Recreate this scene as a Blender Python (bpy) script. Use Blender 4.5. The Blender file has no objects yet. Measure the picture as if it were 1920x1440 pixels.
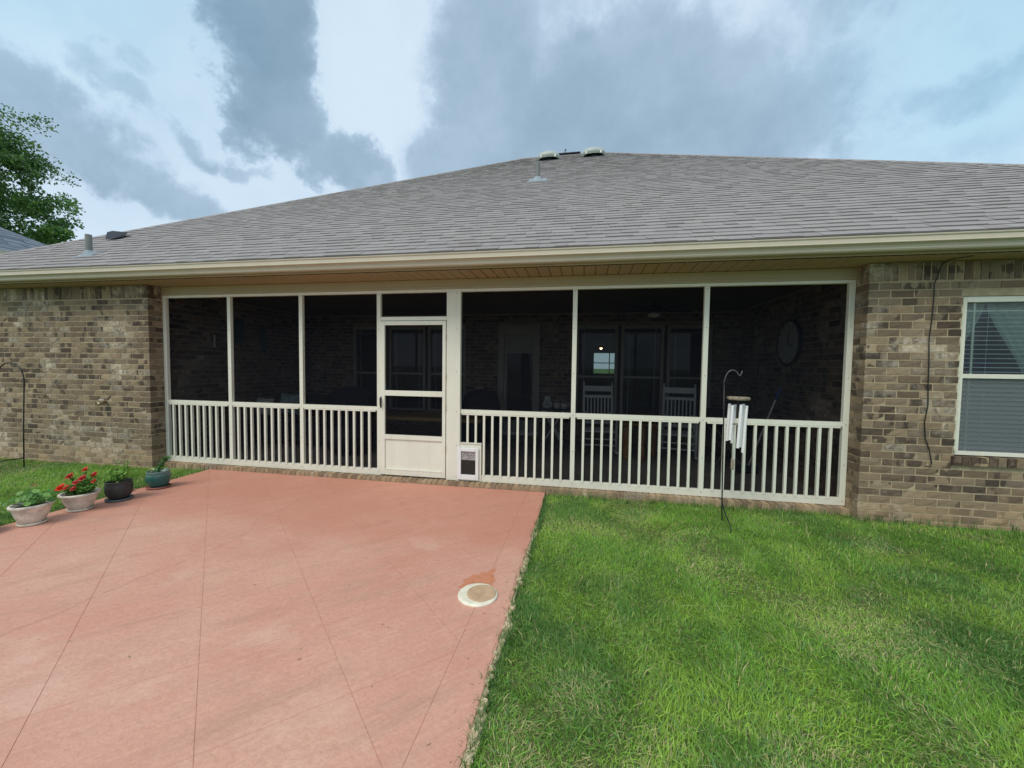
import bpy, math, random
import numpy as np
from mathutils import Vector, Matrix
random.seed(7)
rng = np.random.default_rng(7)
PI = math.pi
sc = bpy.context.scene
COL = sc.collection

# ------------------------------------------------------------------ camera
YAW, PITCH, ROLL = .1797, -.0449, .0127
CAM = Vector((0, -4.8642, 1.5314))
fwd = Vector((-math.sin(YAW)*math.cos(PITCH), math.cos(YAW)*math.cos(PITCH), math.sin(PITCH)))
rt = Vector((math.cos(YAW), math.sin(YAW), 0)); up = rt.cross(fwd)
r2 = rt*math.cos(ROLL)+up*math.sin(ROLL); u2 = -rt*math.sin(ROLL)+up*math.cos(ROLL)
cd = bpy.data.cameras.new('camera'); cam = bpy.data.objects.new('camera', cd); COL.objects.link(cam)
cam.matrix_world = Matrix(((r2.x, u2.x, -fwd.x, CAM.x), (r2.y, u2.y, -fwd.y, CAM.y), (r2.z, u2.z, -fwd.z, CAM.z), (0, 0, 0, 1)))
cd.sensor_width = 36; cd.lens = 743.77/1920*36; cd.clip_end = 3000; cd.clip_start = .05
sc.camera = cam

# ------------------------------------------------------------------ view, sun and sky
sc.view_settings.view_transform = 'Standard'; sc.view_settings.look = 'None'
sc.view_settings.exposure = 0.42; sc.view_settings.gamma = 1
try: sc.cycles.use_denoising = True
except Exception: pass
sc.cycles.max_bounces = 8; sc.cycles.transparent_max_bounces = 16
SUN_EL, SUN_AZ = math.radians(52), math.radians(205)     # azimuth clockwise from +Y
sd = bpy.data.lights.new('sun', 'SUN'); sd.energy = 1.5; sd.angle = math.radians(28); sd.color = (1, .93, .80)
so = bpy.data.objects.new('sun', sd); COL.objects.link(so)
sdir = Vector((math.sin(SUN_AZ)*math.cos(SUN_EL), math.cos(SUN_AZ)*math.cos(SUN_EL), math.sin(SUN_EL)))
so.rotation_euler = sdir.to_track_quat('Z', 'Y').to_euler()

W = bpy.data.worlds.new('World'); sc.world = W; W.use_nodes = True
nt = W.node_tree; nt.nodes.clear()
def wn(t, **k):
    n = nt.nodes.new(t)
    for a, b in k.items(): setattr(n, a, b)
    return n
def wl(a, b): nt.links.new(a, b)
def wm(op, a, b=None, c=None, clamp=False):
    n = wn('ShaderNodeMath', operation=op); n.use_clamp = clamp
    for i, v in enumerate((a, b, c)):
        if v is None: continue
        if isinstance(v, (int, float)): n.inputs[i].default_value = v
        else: wl(v, n.inputs[i])
    return n.outputs[0]
tc = wn('ShaderNodeTexCoord'); sep = wn('ShaderNodeSeparateXYZ'); wl(tc.outputs['Generated'], sep.inputs[0])
az = wm('ARCTAN2', sep.outputs[0], sep.outputs[1]); el = wm('ARCSINE', sep.outputs[2])
def wnoise(scale, detail, off=(0, 0, 0), rough=.55, stretch=(1, 1, 1)):
    mp = wn('ShaderNodeMapping'); mp.inputs['Location'].default_value = off; mp.inputs['Scale'].default_value = stretch
    wl(tc.outputs['Generated'], mp.inputs[0])
    n = wn('ShaderNodeTexNoise'); n.inputs['Scale'].default_value = scale; n.inputs['Detail'].default_value = detail
    n.inputs['Roughness'].default_value = rough; wl(mp.outputs[0], n.inputs['Vector']); return n.outputs[0]
n1 = wnoise(5.5, 8, (1.3, .2, 4), .6); n2 = wnoise(5.5, 8, (7.3, 3.2, 1), .6); n3 = wnoise(3.2, 7, (2, 8, 5), .55); n4 = wnoise(13, 6, (3, 3, 3), .6)
n5 = wnoise(9, 10, (5, 1, 9), .62)
azw = wm('ADD', az, wm('ADD', wm('MULTIPLY', wm('SUBTRACT', n1, .5), .30), wm('MULTIPLY', wm('SUBTRACT', n4, .5), .07)))
elw = wm('ADD', el, wm('ADD', wm('MULTIPLY', wm('SUBTRACT', n2, .5), .26), wm('MULTIPLY', wm('SUBTRACT', n5, .5), .07)))
def blob(a, e, ra, re, rot, amp, soft=.5):
    da = wm('SUBTRACT', azw, a); de = wm('SUBTRACT', elw, e); c, s = math.cos(rot), math.sin(rot)
    x = wm('DIVIDE', wm('ADD', wm('MULTIPLY', da, c), wm('MULTIPLY', de, s)), ra)
    y = wm('DIVIDE', wm('SUBTRACT', wm('MULTIPLY', de, c), wm('MULTIPLY', da, s)), re)
    r = wm('SQRT', wm('ADD', wm('MULTIPLY', x, x), wm('MULTIPLY', y, y)))
    mr = wn('ShaderNodeMapRange', interpolation_type='SMOOTHSTEP'); mr.inputs['From Min'].default_value = 1.0+soft
    mr.inputs['From Max'].default_value = 1.0-soft; mr.inputs['To Max'].default_value = amp; wl(r, mr.inputs['Value']); return mr.outputs[0]
cl = None
for b in ((-.735, .62, .090, .13, 0, 1.0, .35), (-.70, .50, .10, .085, 0, .95, .35), (-.62, .43, .115, .060, -.5, .85, .45), (-.545, .40, .08, .05, 0, .65, .5),
          (-1.03, .37, .14, .07, -.4, .62, .55), (-.91, .31, .15, .055, -.35, .60, .5), (-.95, .455, .05, .03, -.4, .45, .7), (-.905, .49, .025, .03, 0, .4, .8),
          (-.845, .415, .05, .025, -.3, .5, .7), (-.77, .395, .05, .02, -.2, .45, .7),
          (-.24, .60, .15, .20, .15, .70, .45), (.06, .56, .34, .15, 0, .82, .6), (.33, .46, .20, .12, .2, .78, .8), (-.02, .45, .40, .12, 0, .76, .5), (-.30, .46, .14, .10, 0, .66, .45), (.66, .36, .10, .05, 0, .4, .8),
          (.50, .60, .20, .06, .25, .5, .8), (.64, .45, .13, .035, -.1, .48, .8), (-.15, .74, .2, .10, 0, .5, .8), (.62, .62, .25, .10, 0, .4, .9)):
    q = blob(*b); cl = q if cl is None else wm('MAXIMUM', cl, q)
# away from the view the same kind of broken cloud goes on
back = wn('ShaderNodeMapRange', interpolation_type='SMOOTHSTEP'); wl(wm('ABSOLUTE', az), back.inputs['Value'])
back.inputs['From Min'].default_value = 1.1; back.inputs['From Max'].default_value = 1.5
gen = wn('ShaderNodeMapRange', interpolation_type='SMOOTHSTEP'); wl(n3, gen.inputs['Value']); gen.inputs['From Min'].default_value = .44; gen.inputs['From Max'].default_value = .60; gen.inputs['To Max'].default_value = .75
cl = wm('MAXIMUM', cl, wm('MULTIPLY', gen.outputs[0], back.outputs[0]))
bil = wnoise(7.5, 12, (4, 6, 2), .66)
cov = wn('ShaderNodeMapRange', interpolation_type='SMOOTHSTEP'); cov.inputs['From Min'].default_value = .10; cov.inputs['From Max'].default_value = .62
wl(wm('ADD', cl, wm('MULTIPLY', wm('SUBTRACT', bil, .5), .75)), cov.inputs['Value'])
shade = wm('ADD', wm('MULTIPLY', cl, .62), wm('ADD', wm('MULTIPLY', wm('SUBTRACT', n5, .5), .55), .16))
thin = wm('MULTIPLY', wm('SUBTRACT', n3, .46), 1.3, clamp=True)
cl = wm('ADD', wm('MULTIPLY', cov.outputs[0], shade), wm('MULTIPLY', thin, .55), clamp=True)
ramp = wn('ShaderNodeValToRGB'); wl(cl, ramp.inputs[0])
e = ramp.color_ramp.elements
e[0].position = 0; e[0].color = (.64, .775, .885, 1); e[1].position = 1; e[1].color = (.24, .35, .455, 1)
for p, c in ((.20, (.545, .68, .815, 1)), (.42, (.43, .565, .695, 1)), (.68, (.325, .45, .57, 1))):
    x = e.new(p); x.color = c
# a thin bluer layer in the upper left and on the right
blue = wm('MAXIMUM', blob(-1.1, .58, .30, .14, 0, .75, .9), blob(.72, .48, .24, .2, 0, .85, .9))
tint = wn('ShaderNodeMix', data_type='RGBA', blend_type='MULTIPLY'); wl(blue, tint.inputs[0]); wl(ramp.outputs[0], tint.inputs[6]); tint.inputs[7].default_value = (.66, .87, .93, 1)
sky = wn('ShaderNodeTexSky', sky_type='NISHITA'); sky.sun_disc = False; sky.sun_elevation = SUN_EL; sky.sun_rotation = SUN_AZ
vm = wn('ShaderNodeVectorMath', operation='SCALE'); wl(tint.outputs[2], vm.inputs[0]); vm.inputs['Scale'].default_value = 8.3
mx = wn('ShaderNodeMix', data_type='RGBA'); mx.inputs[0].default_value = .92; wl(sky.outputs[0], mx.inputs[6]); wl(vm.outputs[0], mx.inputs[7])
bg = wn('ShaderNodeBackground'); bg.inputs['Strength'].default_value = .1; wl(mx.outputs[2], bg.inputs['Color'])
wo = wn('ShaderNodeOutputWorld'); wl(bg.outputs[0], wo.inputs[0])

# ------------------------------------------------------------------ materials
class NT:
    def __init__(s, name):
        s.m = bpy.data.materials.new(name); s.m.use_nodes = True; s.t = s.m.node_tree
        s.p = s.t.nodes['Principled BSDF']; s.out = s.t.nodes['Material Output']; s.p.inputs['Roughness'].default_value = .6
        s.pos = None
    def n(s, t, **k):
        x = s.t.nodes.new(t)
        for a, b in k.items(): setattr(x, a, b)
        return x
    def l(s, a, b): s.t.links.new(a, b)
    def P(s):
        if not s.pos: s.pos = s.n('ShaderNodeNewGeometry')
        return s.pos.outputs['Position']
    def O(s): return s.n('ShaderNodeTexCoord').outputs['Object']
    def noise(s, scale, detail=4, rough=.55, stretch=None, vec=None, rot=0):
        v = vec or s.P()
        if stretch or rot:
            if rot:
                m = s.n('ShaderNodeMapping'); s.l(v, m.inputs[0]); m.inputs['Rotation'].default_value = (0, 0, rot); v = m.outputs[0]
            if stretch:
                m = s.n('ShaderNodeMapping'); s.l(v, m.inputs[0]); m.inputs['Scale'].default_value = stretch; v = m.outputs[0]
        x = s.n('ShaderNodeTexNoise'); x.inputs['Scale'].default_value = scale; x.inputs['Detail'].default_value = detail; x.inputs['Roughness'].default_value = rough
        s.l(v, x.inputs['Vector']); return x.outputs[0]
    def ramp(s, v, stops, const=False):
        r = s.n('ShaderNodeValToRGB'); s.l(v, r.inputs[0]); el = r.color_ramp.elements
        if const: r.color_ramp.interpolation = 'CONSTANT'
        while len(el) > 1: el.remove(el[-1])
        for i, (p, c) in enumerate(stops):
            c = c if hasattr(c, '__len__') else (c, c, c)
            x = el[0] if i == 0 else el.new(p)
            x.position = p; x.color = (*c, 1)
        return r.outputs[0]
    def mix(s, f, a, b, mode='MIX'):
        x = s.n('ShaderNodeMix', data_type='RGBA', blend_type=mode)
        for v, i in ((f, 0), (a, 6), (b, 7)):
            if isinstance(v, (int, float)): x.inputs[i].default_value = v if i == 0 else (v, v, v, 1)
            elif isinstance(v, tuple): x.inputs[i].default_value = (*v, 1)
            else: s.l(v, x.inputs[i])
        return x.outputs[2]
    def math(s, op, a, b=0.0, clamp=False):
        x = s.n('ShaderNodeMath', operation=op); x.use_clamp = clamp
        for v, i in ((a, 0), (b, 1)):
            if isinstance(v, (int, float)): x.inputs[i].default_value = v
            else: s.l(v, x.inputs[i])
        return x.outputs[0]
    def bump(s, h, strength=.3, dist=.01):
        b = s.n('ShaderNodeBump'); b.inputs['Strength'].default_value = strength; b.inputs['Distance'].default_value = dist
        s.l(h, b.inputs['Height']); s.l(b.outputs[0], s.p.inputs['Normal'])
    def col(s, c):
        if isinstance(c, tuple): s.p.inputs['Base Color'].default_value = (*c, 1)
        else: s.l(c, s.p.inputs['Base Color'])
        return s
    def rough(s, r):
        if isinstance(r, (int, float)): s.p.inputs['Roughness'].default_value = r
        else: s.l(r, s.p.inputs['Roughness'])
        return s

def plain(name, c, rough=.55, var=.12, scale=6, metal=0, bump=0, bscale=80, emit=0):
    m = NT(name); n = m.noise(scale, 5)
    f = m.ramp(n, ((.3, tuple(x*(1-var) for x in c)), (.7, tuple(min(1, x*(1+var*.6)) for x in c))))
    m.col(f).rough(rough); m.p.inputs['Metallic'].default_value = metal
    if bump: m.bump(m.noise(bscale, 3), bump, .002)
    if emit: m.p.inputs['Emission Color'].default_value = (*c, 1); m.p.inputs['Emission Strength'].default_value = emit
    return m.m

def painted(name, c, rough=.35, dirt=(.42, .36, .25), low=.22):
    m = NT(name); n = m.noise(3, 5); f = m.ramp(n, ((.3, tuple(x*.93 for x in c)), (.7, c)))
    sp = m.noise(60, 3, .7); spm = m.ramp(sp, ((.64, 0), (.74, .35)))
    f = m.mix(spm, f, dirt)
    st = m.noise(9, 4, .6, (1, 1, .15)); stm = m.ramp(st, ((.52, 0), (.8, .22))); f = m.mix(stm, f, dirt)
    sx = m.n('ShaderNodeSeparateXYZ'); m.l(m.P(), sx.inputs[0])
    z = m.math('ADD', sx.outputs[2], m.math('MULTIPLY', m.noise(7, 4), .12))
    zz = m.ramp(z, ((.09, low), (.24, 0))); f = m.mix(zz, f, (.50, .38, .27))
    m.col(f).rough(rough); m.bump(m.noise(160, 2), .06, .001); return m.m

def brick_mat(name, rnd, inside=False):
    m = NT(name)
    g = m.n('ShaderNodeNewGeometry').outputs['Random Per Island'] if rnd == 'island' else m.n('ShaderNodeObjectInfo').outputs['Random']
    wnz = m.n('ShaderNodeTexWhiteNoise', noise_dimensions='1D'); m.l(m.math('MULTIPLY', g, 173.1), wnz.inputs['W']); g2 = wnz.outputs['Value']
    base = m.ramp(g, ((0, (.29, .225, .16)), (.14, (.235, .18, .13)), (.28, (.34, .27, .19)), (.40, (.19, .14, .10)), (.52, (.265, .215, .165)), (.64, (.31, .25, .175)), (.76, (.155, .112, .08)), (.85, (.37, .30, .215)), (.93, (.08, .056, .043))), True)
    n1 = m.noise(9, 5, .65); base = m.mix(m.ramp(n1, ((.35, 0), (.7, .55))), base, m.mix(g2, (.13, .095, .068), (.42, .345, .255)))
    # flashed ends: dark scorched patches on some of the bricks
    sr = m.n('ShaderNodeSeparateXYZ'); m.l(m.P(), sr.inputs[0]); row = m.math('FLOOR', m.math('DIVIDE', m.math('ADD', sr.outputs[2], .066+.005), .078))
    cb = m.n('ShaderNodeCombineXYZ'); m.l(sr.outputs[0], cb.inputs[0]); m.l(sr.outputs[1], cb.inputs[1]); m.l(m.math('ADD', m.math('MULTIPLY', row, 3.71), m.math('MULTIPLY', sr.outputs[2], .5)), cb.inputs[2])
    n2 = m.noise(7.5, 2, .5, vec=cb.outputs[0]); fl = m.math('MULTIPLY', m.ramp(n2, ((.52, 0), (.56, 1))), m.ramp(g2, ((.38, 0), (.43, .9))))
    base = m.mix(fl, base, (.07, .05, .038))
    n3 = m.noise(1.3, 4, .6); n4 = m.noise(28, 4, .7); wh = m.math('MULTIPLY', m.ramp(n3, ((.51, .05), (.60, 1))), m.ramp(n4, ((.36, .1), (.60, .75))))
    wh = m.math('MULTIPLY', wh, m.ramp(g2, ((.2, .12), (.62, 1)))); base = m.mix(wh, base, (.72, .69, .62))
    wb = m.math('MULTIPLY', m.ramp(m.math('FRACT', m.math('MULTIPLY', g2, 7.77)), ((.970, 0), (.975, 1))), m.ramp(n4, ((.4, .25), (.6, .95)))); base = m.mix(wb, base, (.50, .46, .40))
    sx = m.n('ShaderNodeSeparateXYZ'); m.l(m.P(), sx.inputs[0])
    z = m.math('ADD', sx.outputs[2], m.math('MULTIPLY', m.noise(2.2, 4), .5)); base = m.mix(m.ramp(z, ((.30, .50), (.62, 0))), base, (.50, .37, .24))
    lj = m.ramp(m.math('FRACT', m.math('MULTIPLY', g2, 31.7)), ((0, (.60, .57, .54)), (.5, (.82, .76, .67)), (1, (1.0, .93, .82)))); base = m.mix(1.0, base, lj, 'MULTIPLY'); m.col(base).rough(.85); m.bump(m.noise(70, 5, .7), .55, .004); return m.m

def shingle_mat(name, rnd, k=(1, 1, 1)):
    m = NT(name)
    g = m.n('ShaderNodeNewGeometry').outputs['Random Per Island'] if rnd == 'island' else m.n('ShaderNodeObjectInfo').outputs['Random']
    c = lambda r, gg, b: (r*k[0]*.93, gg*k[1]*.97, b*k[2]*1.05)
    base = m.ramp(g, ((0, c(.36, .325, .298)), (.2, c(.35, .313, .292)), (.4, c(.372, .337, .305)), (.55, c(.338, .303, .283)), (.7, c(.357, .328, .306)), (.84, c(.392, .358, .325)), (.95, c(.318, .283, .262))), True)
    gr = m.noise(260, 2, .8); base = m.mix(m.ramp(gr, ((.35, .5), (.65, 0))), base, (.17, .15, .145))
    pt = m.noise(1.1, 4); base = m.mix(m.ramp(pt, ((.4, 0), (.75, .3))), base, c(.27, .235, .205))
    m.col(base).rough(.92); m.bump(gr, .5, .002); return m.m

def glass_mat(name, tint=(.85, .95, .92), refl=.12, lo=.03):
    m = NT(name); m.t.nodes.remove(m.p)
    tr = m.n('ShaderNodeBsdfTransparent'); tr.inputs[0].default_value = (*tint, 1)
    gl = m.n('ShaderNodeBsdfGlossy'); gl.inputs['Roughness'].default_value = .02
    lw = m.n('ShaderNodeFresnel'); lw.inputs['IOR'].default_value = 1.5
    f = m.math('MULTIPLY', lw.outputs[0], 1.6, True)
    mxs = m.n('ShaderNodeMixShader'); m.l(f, mxs.inputs[0]); m.l(tr.outputs[0], mxs.inputs[1]); m.l(gl.outputs[0], mxs.inputs[2]); m.l(mxs.outputs[0], m.out.inputs[0])
    return m.m

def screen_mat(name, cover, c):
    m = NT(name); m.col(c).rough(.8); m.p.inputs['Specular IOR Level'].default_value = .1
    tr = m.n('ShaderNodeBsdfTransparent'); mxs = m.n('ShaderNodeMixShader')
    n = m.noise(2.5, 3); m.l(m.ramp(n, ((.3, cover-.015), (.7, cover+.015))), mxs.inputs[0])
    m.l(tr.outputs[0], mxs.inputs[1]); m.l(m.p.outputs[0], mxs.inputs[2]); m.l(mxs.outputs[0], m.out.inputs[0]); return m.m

def vcol_mat(name, rough=.6, trans=0.0):
    m = NT(name); a = m.n('ShaderNodeVertexColor'); a.layer_name = 'Col'; m.l(a.outputs[0], m.p.inputs['Base Color']); m.rough(rough)
    m.p.inputs['Specular IOR Level'].default_value = .3
    if trans:
        t = m.n('ShaderNodeBsdfTranslucent'); m.l(a.outputs[0], t.inputs[0]); x = m.n('ShaderNodeMixShader'); x.inputs[0].default_value = trans
        m.l(m.p.outputs[0], x.inputs[1]); m.l(t.outputs[0], x.inputs[2]); m.l(x.outputs[0], m.out.inputs[0])
    return m.m

def patio_mat():
    m = NT('stamped_concrete')
    big = m.noise(.9, 5, .6, rot=.3); mid = m.noise(3.2, 6, .65, (.6, 2.6, 1), rot=-.8); fine = m.noise(38, 5, .7)
    c = m.ramp(big, ((.33, (.60, .275, .20)), (.5, (.65, .335, .25)), (.68, (.69, .40, .30))))
    c = m.mix(m.ramp(mid, ((.46, 0), (.66, .6))), c, (.56, .315, .235))
    dm = m.math('MULTIPLY', m.ramp(m.noise(1.6, 5, .6, (.6, 2.6, 1), rot=-.8), ((.54, 0), (.68, 1))), m.ramp(m.noise(11, 5, .7, (.5, 3.2, 1), rot=-.8), ((.4, .3), (.65, .9))))
    c = m.mix(m.math('MULTIPLY', dm, .6), c, (.40, .225, .165))
    c = m.mix(m.ramp(fine, ((.35, .5), (.6, 0))), c, (.50, .25, .18))
    wv = m.noise(14, 5, .7, (.5, 3.0, 1), rot=-.8); c = m.mix(m.ramp(wv, ((.50, 0), (.72, .4))), c, (.74, .46, .35))
    c = m.mix(m.ramp(m.noise(1.9, 6, .65), ((.55, 0), (.72, .45))), c, (.74, .50, .39))
    sp = m.noise(55, 3, .6); c = m.mix(m.ramp(sp, ((.72, 0), (.78, .7))), c, (.78, .62, .48))
    # redder, fresher paint along the house wall
    sx = m.n('ShaderNodeSeparateXYZ'); m.l(m.P(), sx.inputs[0])
    yy = m.math('ADD', sx.outputs[1], m.math('MULTIPLY', m.noise(1.5, 4), .9)); c = m.mix(m.ramp(m.math('ADD', yy, 2.0), ((.6, 0), (1.0, .5))), c, (.57, .225, .15))
    m.col(c).rough(m.ramp(mid, ((.3, .55), (.7, .8))))
    h = m.mix(.5, m.noise(5, 6, .7, (.6, 2.8, 1), rot=-.8), fine); m.bump(h, .6, .016); return m.m

M = dict(
    brick_i=brick_mat('brick_joined', 'island'), brick_o=brick_mat('brick_single', 'object'),
    shin_i=shingle_mat('shingle_joined', 'island'), shin_o=shingle_mat('shingle_single', 'object'), shin_n=shingle_mat('shingle_neighbour', 'island', (.72, .92, 1.12)),
    mortar=plain('mortar', (.43, .35, .225), .95, .2, 12, bump=.5), almond=painted('almond_paint', (.765, .765, .655)),
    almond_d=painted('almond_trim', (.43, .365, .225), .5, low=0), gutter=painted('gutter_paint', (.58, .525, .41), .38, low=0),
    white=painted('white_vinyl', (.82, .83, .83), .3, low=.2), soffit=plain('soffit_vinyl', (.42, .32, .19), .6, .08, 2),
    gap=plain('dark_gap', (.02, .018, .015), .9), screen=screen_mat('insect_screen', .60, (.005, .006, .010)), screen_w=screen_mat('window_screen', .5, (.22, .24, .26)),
    flap=NT('pet_flap').col((.35, .33, .33)).rough(.3).m, glass=glass_mat('window_glass'), black=plain('black_metal', (.012, .014, .014), .4, .2, 20),
    steel=plain('aluminium_tube', (.93, .93, .94), .3, .04, 30, metal=.15), weathered=plain('weathered_wood', (.34, .29, .22), .85, .35, 30, bump=.4),
    patio=patio_mat(), joint=plain('joint_dirt', (.56, .31, .23), .9, .3, 20), cream=plain('old_concrete', (.58, .47, .30), .9, .35, 14, bump=.7, bscale=60),
    vent=plain('vent_plastic', (.42, .47, .44), .5, .1), lead=plain('lead_flashing', (.27, .33, .37), .6, .2, 12), pipe=plain('grey_pipe', (.20, .21, .20), .6, .15),
    slate=plain('black_vent', (.035, .045, .06), .5), rocker=plain('white_painted_wood', (.90, .91, .93), .5, .06), log=plain('turned_pine', (.45, .22, .09), .55, .35, 14),
    tabletop=plain('honey_wood', (.50, .34, .10), .5, .2, 9), dark_c=plain('dark_cushion', (.02, .025, .04), .9, .3), teal_c=plain('faded_cushion', (.35, .48, .50), .95, .35, 25),
    teal_d=plain('teal_banner', (.03, .11, .13), .9, .3, 5), clockf=plain('clock_face', (.52, .55, .50), .7, .1, 5), ceramic=plain('white_ceramic', (.80, .79, .76), .25, .05),
    floor=plain('porch_concrete', (.26, .25, .23), .7, .2, 2), drywall=plain('drywall', (.28, .27, .25), .9, .05), trimd=painted('door_trim', (.50, .48, .42), .5, low=0),
    doorp=plain('door_leaf', (.44, .44, .40), .5, .06), bulb=plain('lit_bulb', (1, .62, .32), .4, 0, emit=14), brass=plain('brass', (.45, .36, .2), .35, .1, metal=.8),
    soil=plain('potting_soil', (.03, .02, .014), .95, .5, 60, bump=.9), stonepot=plain('cream_pot', (.66, .61, .52), .85, .28, 16, bump=.35, bscale=120),
    blackpot=plain('charcoal_pot', (.035, .037, .038), .55, .35, 40, bump=.8, bscale=90), terra=plain('terracotta', (.30, .12, .09), .7, .2),
    greysauce=plain('grey_saucer', (.13, .15, .16), .5, .2), leaf=vcol_mat('leaves', .45, .25), petal=vcol_mat('petals', .5, .2), grass=vcol_mat('grass_blades', .55, .22),
    armgrey=plain('highlit_hook_metal', (.09, .095, .11), .35, .2, 20, metal=.4),  # paler than the pole: the arm's bright highlight is put into the colour
    debris=plain('dry_bits', (.30, .20, .12), .9, .5, 90),
    ceil=plain('dark_ceiling', (.15, .13, .11), .6, .1, 3),  # even dark brown base colour for the porch ceiling boards
    bark=plain('bark', (.12, .09, .065), .9, .3, 5, bump=.6), tanlid=plain('tan_lid', (.53, .36, .22), .75, .2, 20), creamring=plain('cream_ring', (.80, .75, .60), .5, .14, 22),
    curtain=plain('sage_curtain', (.58, .68, .60), .9, .12, 3), slat=plain('blind_slat', (.92, .95, .94), .4, .04), red=plain('red_flower', (.5, .03, .02), .6), foam=plain('foam_caulk', (.66, .66, .52), .8, .15, 40, bump=.5),
    patch=plain('bare_patch', (.58, .23, .125), .7, .18, 25), blue=plain('blue_grip', (.05, .10, .35), .5), stucco=plain('neighbour_wall', (.35, .28, .22), .9, .1),
)
# teal glazed pot with a paler rim that runs down
m = NT('teal_glaze'); sx = m.n('ShaderNodeSeparateXYZ'); m.l(m.O(), sx.inputs[0])
v = m.n('ShaderNodeTexVoronoi'); v.inputs['Scale'].default_value = 75; m.l(m.O(), v.inputs['Vector'])
c = m.mix(m.ramp(m.math('ADD', sx.outputs[2], m.math('MULTIPLY', m.noise(14), .06)), ((.17, 0), (.225, .6))), (.02, .13, .115), (.30, .40, .36))
c = m.mix(m.ramp(v.outputs[0], ((.2, .0), (.5, .5))), c, (.02, .08, .075)); m.col(c).rough(.25); m.bump(v.outputs[0], .5, .004); M['teal'] = m.m
# soil / thatch ground under the grass
m = NT('lawn_ground'); n = m.noise(2.0, 5, .6)
c = m.ramp(n, ((.3, (.09, .17, .035)), (.5, (.11, .20, .04)), (.66, (.18, .19, .075)), (.8, (.21, .19, .095))))
c = m.mix(m.ramp(m.noise(45, 4, .7), ((.35, .55), (.6, 0))), c, (.03, .055, .015)); m.col(c).rough(.95); m.bump(m.noise(60, 4, .7), .8, .02); M['lawn'] = m.m

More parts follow.
